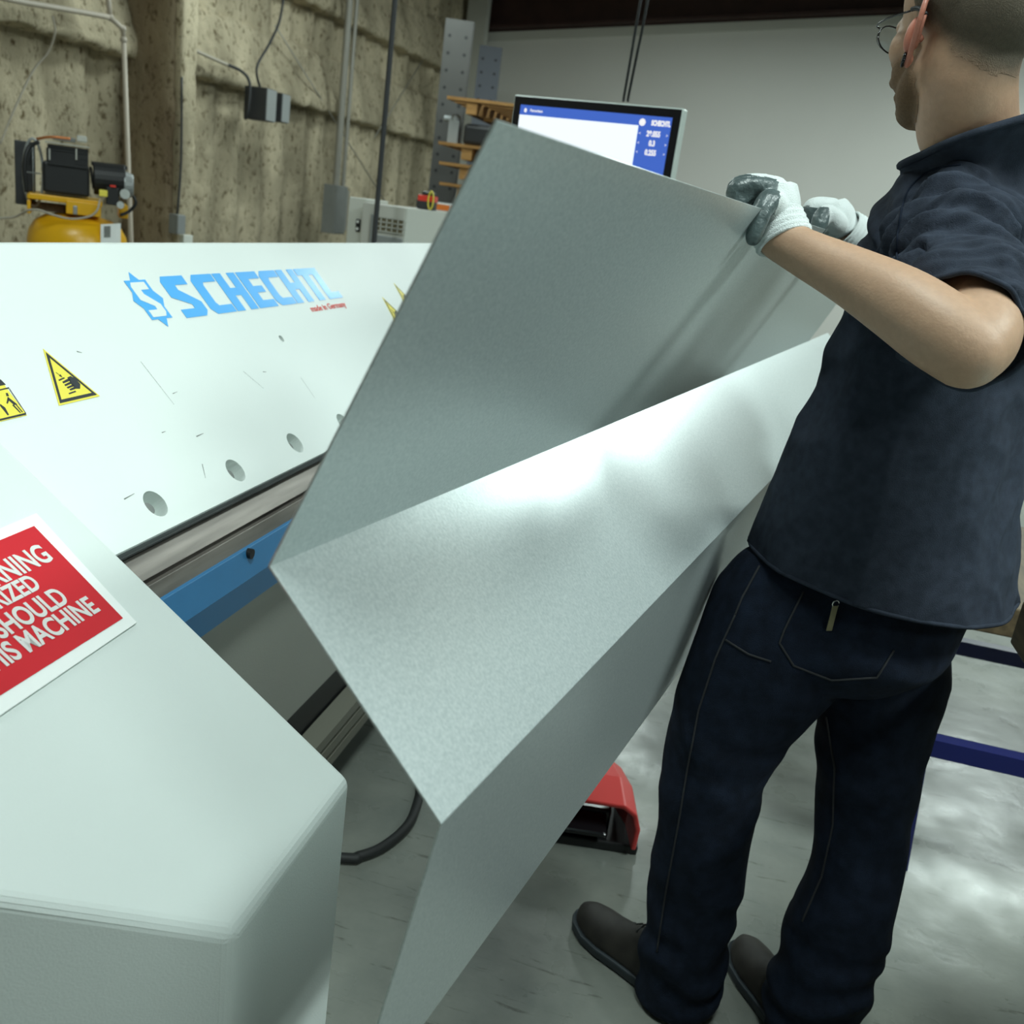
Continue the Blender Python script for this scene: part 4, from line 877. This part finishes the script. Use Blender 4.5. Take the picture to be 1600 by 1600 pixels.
# --- jeans
TOE_L, HEEL_L = Vector((-.062, 1.690, 0)), Vector((.165, 1.530, 0))
TOE_R, HEEL_R = Vector((.262, 1.735, 0)), Vector((.400, 1.480, 0))
bm = BM()
def jr(x, y, z, w_, d_, t_=0): return (P(x, y, z), w_, d_, t_)
trings(bm, [jr(1372, 880, 1.60, .185, .155), jr(1345, 930, 1.62, .20, .17), jr(1318, 985, 1.62, .192, .168), jr(1300, 1040, 1.62, .13, .11)])
LL = [(P(1235, 950, 1.58), .125), (P(1200, 1020, 1.60), .125), (P(1160, 1095, 1.63), .112), (P(1122, 1180, 1.665), .090), (P(1106, 1250, 1.70), .088), (P(1095, 1330, 1.74), .087), (P(1078, 1410, 1.775), .084), (P(1062, 1490, 1.81), .083), (P(1058, 1545, 1.835), .078)]
limb(bm, LL, 24)
LR = [(P(1374, 960, 1.66), .120), (P(1376, 1050, 1.65), .111), (P(1364, 1140, 1.655), .094), (P(1356, 1230, 1.67), .086), (P(1346, 1310, 1.69), .079), (P(1326, 1400, 1.71), .084), (P(1298, 1480, 1.745), .090), (P(1272, 1560, 1.78), .086), (P(1262, 1610, 1.80), .083)]
limb(bm, LR, 24)
jme = remesh(bm, .0095, 6)
nrm = [v.normal.copy() for v in jme.vertices]
for i, v in enumerate(jme.vertices):
    p = v.co; q = Vector((p.x * 6, p.y * 6, p.z * 7)); nz = noise.noise(q); h = .010 * (.5 - abs(nz) * 1.8)
    h += .005 * math.sin(p.z * 70 + noise.noise(p * 8) * 5) * (ss(.35, .12, p.z) + .5 * math.exp(-((p.z - .55) / .08) ** 2))
    v.co = p + nrm[i] * h
    if v.co.z < .012: v.co.z = .012
bm = BM(); bm.from_mesh(jme); bpy.data.meshes.remove(jme)
jeans = obj('jeans', bm, 'denim', per, smooth=True)
# side seams and pocket stitching laid on the cloth
from mathutils.bvhtree import BVHTree
bvh = BVHTree.FromPolygons([v.co for v in jeans.data.vertices], [p.vertices[:] for p in jeans.data.polygons])
def drape(px, off=.0015):
    out = []
    for a, b in zip(px, px[1:]):
        for k_ in range(8):
            x_, y_ = a[0] + (b[0] - a[0]) * k_ / 8, a[1] + (b[1] - a[1]) * k_ / 8; h = bvh.ray_cast(EYE, ray(x_, y_).normalized())
            if h[0] is not None: out.append(h[0] + h[1] * off)
    return out
def seam(name, px, r=.0018, m='stitch'):
    p_ = drape(px)
    if len(p_) > 2: bm = BM(); tube(bm, p_, r, 5); obj(name, bm, m, jeans, smooth=True)
seam('side_seam', [(1150, 960), (1118, 1030), (1092, 1110), (1075, 1200), (1060, 1290), (1040, 1400), (1025, 1500)])
seam('side_seam', [(1292, 1120), (1305, 1200), (1302, 1290), (1285, 1370), (1250, 1450)])
seam('pocket_stitch', [(1135, 1000), (1170, 1022), (1210, 1035)]); seam('pocket_stitch', [(1255, 925), (1225, 985), (1218, 1005), (1240, 1040), (1300, 1062), (1370, 1058), (1400, 1010)])
seam('pocket_stitch', [(1187, 885), (1160, 935), (1148, 965)])
# keyring tag hanging at the pocket
h0 = bvh.ray_cast(EYE, ray(1303, 955).normalized())[0]; h0 = h0 - ray(1303, 955).normalized() * .012
kt = thing('key_tag', h0, 'short brass key tag hanging below the t-shirt hem at the hip', 'key tag')
bm = BM(); box(bm, h0 - UP * .012, (.009, .003, .042), (CX, CZ, UP)); obj('tag_plate', bm, mat('old_brass', (.30, .27, .16), .45, .5), kt, bevel=.001)
bm = BM(); tube(bm, [h0 + UP * .012 + CX * .005 * math.cos(a * .6283) + UP * .006 * math.sin(a * .6283) for a in range(11)], .0012, 6); obj('ring', bm, 'chrome', kt, smooth=True)

# --- shoes
def shoe(toe, heel, lift=0):
    d = (toe - heel).normalized(); s_ = UP.cross(d); L = .305
    hl = heel - d * .015
    bm = BM(); rs = []
    for t_, wd in ((0, .022), (.03, .036), (.12, .040), (.3, .038), (.5, .042), (.68, .050), (.82, .050), (.93, .040), (.98, .026), (1, .010)):
        c = hl + d * L * t_ + s_ * .006 * math.sin(t_ * 3.1); z1 = .026 - .004 * t_ + .008 * ss(.85, 1, t_)
        rs.append([c + s_ * wd + UP * .003, c + s_ * (wd + .002) + UP * (z1), c - s_ * (wd + .002) + UP * (z1), c - s_ * wd + UP * .003])
    rings(bm, rs); so = obj('sole', bm, 'sole', None, bevel=.004)
    bm = BM(); rs = []
    for t_, wd, hh in ((.0, .022, .055), (.05, .034, .075), (.15, .038, .095), (.27, .037, .105), (.40, .036, .092), (.55, .040, .070), (.68, .046, .056), (.80, .046, .049), (.90, .038, .042), (.96, .026, .032), (.985, .012, .026)):
        c = hl + d * L * t_ + s_ * .006 * math.sin(t_ * 3.1) + UP * .020; r = []
        for i in range(24):
            a = 2 * math.pi * i / 24; r.append(c + s_ * wd * math.cos(a) + UP * (hh * math.sin(a) if math.sin(a) > 0 else .004 * math.sin(a)))
        rs.append(r)
    rings(bm, rs); up_ = remesh(bm, .006, 3); uo = finish('shoe', up_, 'shoe', per, smooth=True)
    so.parent = uo
    bm = BM()
    for k_ in range(4):
        c = hl + d * L * (.47 + .055 * k_) + UP * (.020 + .083 - .011 * k_); tube(bm, [c - s_ * .020 - UP * .008, c, c + s_ * .020 - UP * .008], .0022, 6)
    obj('lace', bm, 'black', uo, smooth=True)
shoe(TOE_L, HEEL_L); shoe(TOE_R, HEEL_R)

# --- gloves (hand frames: k along the sheet edge, o away from the wearer, n = up)
def glove(name, wr, kn, zc, k, side, thumb_pts, finger_tip, scale=1.0, cuffr=.034):
    """wr: wrist centre, kn: centre of the knuckle row, k: knuckle row direction (towards the little finger)"""
    bm = BM(); pal = (kn - wr); pu = pal.normalized(); nrm_ = pu.cross(k).normalized()
    cs_ = [wr, wr.lerp(kn, .3), wr.lerp(kn, .65), kn]
    rr = [ell(c, k * a * scale, nrm_ * b * scale, 22, 2.6) for c, a, b in zip(spline(cs_, 4), spl([.028, .034, .042, .042], 4), spl([.026, .026, .027, .022], 4))]
    rings(bm, rr)
    fing = []
    for i in range(4):
        o_ = (i - 1.5) * .0205 * scale; b0 = kn + k * o_ - pu * .006 * abs(i - 1.3); ln = (1.0, 1.08, 1.02, .85)[i]
        pts = [b0 + nrm_ * 0] + [b0 + q * ln for q in finger_tip]
        limb(bm, [(p_, r_ * scale) for p_, r_ in zip(pts, (.0125, .0122, .0115, .0108, .0098))], 12)
    limb(bm, thumb_pts, 14)
    m_ = remesh(bm, .0032, 4)
    # grey dipped palm: fingers' inner side, thumb and palm edge
    m_.materials.append(M['glove']); m_.materials.append(M['glove_grey'])
    return m_, pu, nrm_
kdir = us
# left hand (near the camera)
wr = P(1216, 376, 1.225); kn = P(1217, 290, 1.245)
m_, pu, nr = glove('glove', wr, kn, 0, kdir, 1, [(P(1214, 335, 1.215), .020), (P(1204, 315, 1.195), .0165), (P(1193, 325, 1.185), .0140), (P(1184, 348, 1.183), .0125), (P(1177, 372, 1.185), .0105)],
                 [-CX * .028 + UP * .004, -CX * .050 - UP * .001, -CX * .043 - UP * .020, -CX * .030 - UP * .006])
def paint(m_, fn):
    for p in m_.polygons: p.material_index = 1 if fn(p.center) else 0
pR = P(1204, 277, 1.245)
paint(m_, lambda c: (c - pR).dot(UP) < -.002 * (1 + noise.noise(c * 90)) and (c - pR).dot(CX) < .0 + .22 * (c - pR).dot(UP))
gL = finish('glove', m_, None, per, smooth=True)
def cuff(wa, wb, par, r0=.031, r1=.036):
    bm = BM(); ax = (wb - wa); pts = spline([wa, wa.lerp(wb, .5), wb], 6); n_ = len(pts); rr = [r0 + (r1 - r0) * i / (n_ - 1) + .0012 * math.sin(i * 2.1) for i in range(n_)]
    tube(bm, pts, rr, 24, cap=False); o = obj('cuff', bm, 'glove', par, smooth=True); md = o.modifiers.new('s', 'SOLIDIFY'); md.thickness = .005; md.offset = 0
cuff(P(1212, 345, 1.23), P(1226, 378, 1.222) , gL, .033, .034)
# right hand (farther along the sheet)
wr2 = P(1322, 368, 1.75); kn2 = P(1302, 320, 1.76)
m2, pu2, nr2 = glove('glove', wr2, kn2, 0, kdir, 1, [(P(1308, 350, 1.71), .020), (P(1293, 334, 1.695), .0165), (P(1284, 340, 1.69), .0160), (P(1280, 352, 1.688), .0155), (P(1277, 364, 1.69), .0125)],
                 [-CX * .024 + UP * .002, -CX * .038 - UP * .002, -CX * .038 - UP * .016, -CX * .022 - UP * .020], scale=1.1)
pS = P(1293, 324, 1.72); pT = P(1280, 350, 1.688)
paint(m2, lambda c: ((c - pS).dot(CX) < .0 and (c - pS).dot(UP) < -.002 and (c - pT).dot(CX) < .014))
gR = finish('glove', m2, None, per, smooth=True)
cuff(P(1318, 358, 1.75), P(1334, 372, 1.76), gR, .035, .040)
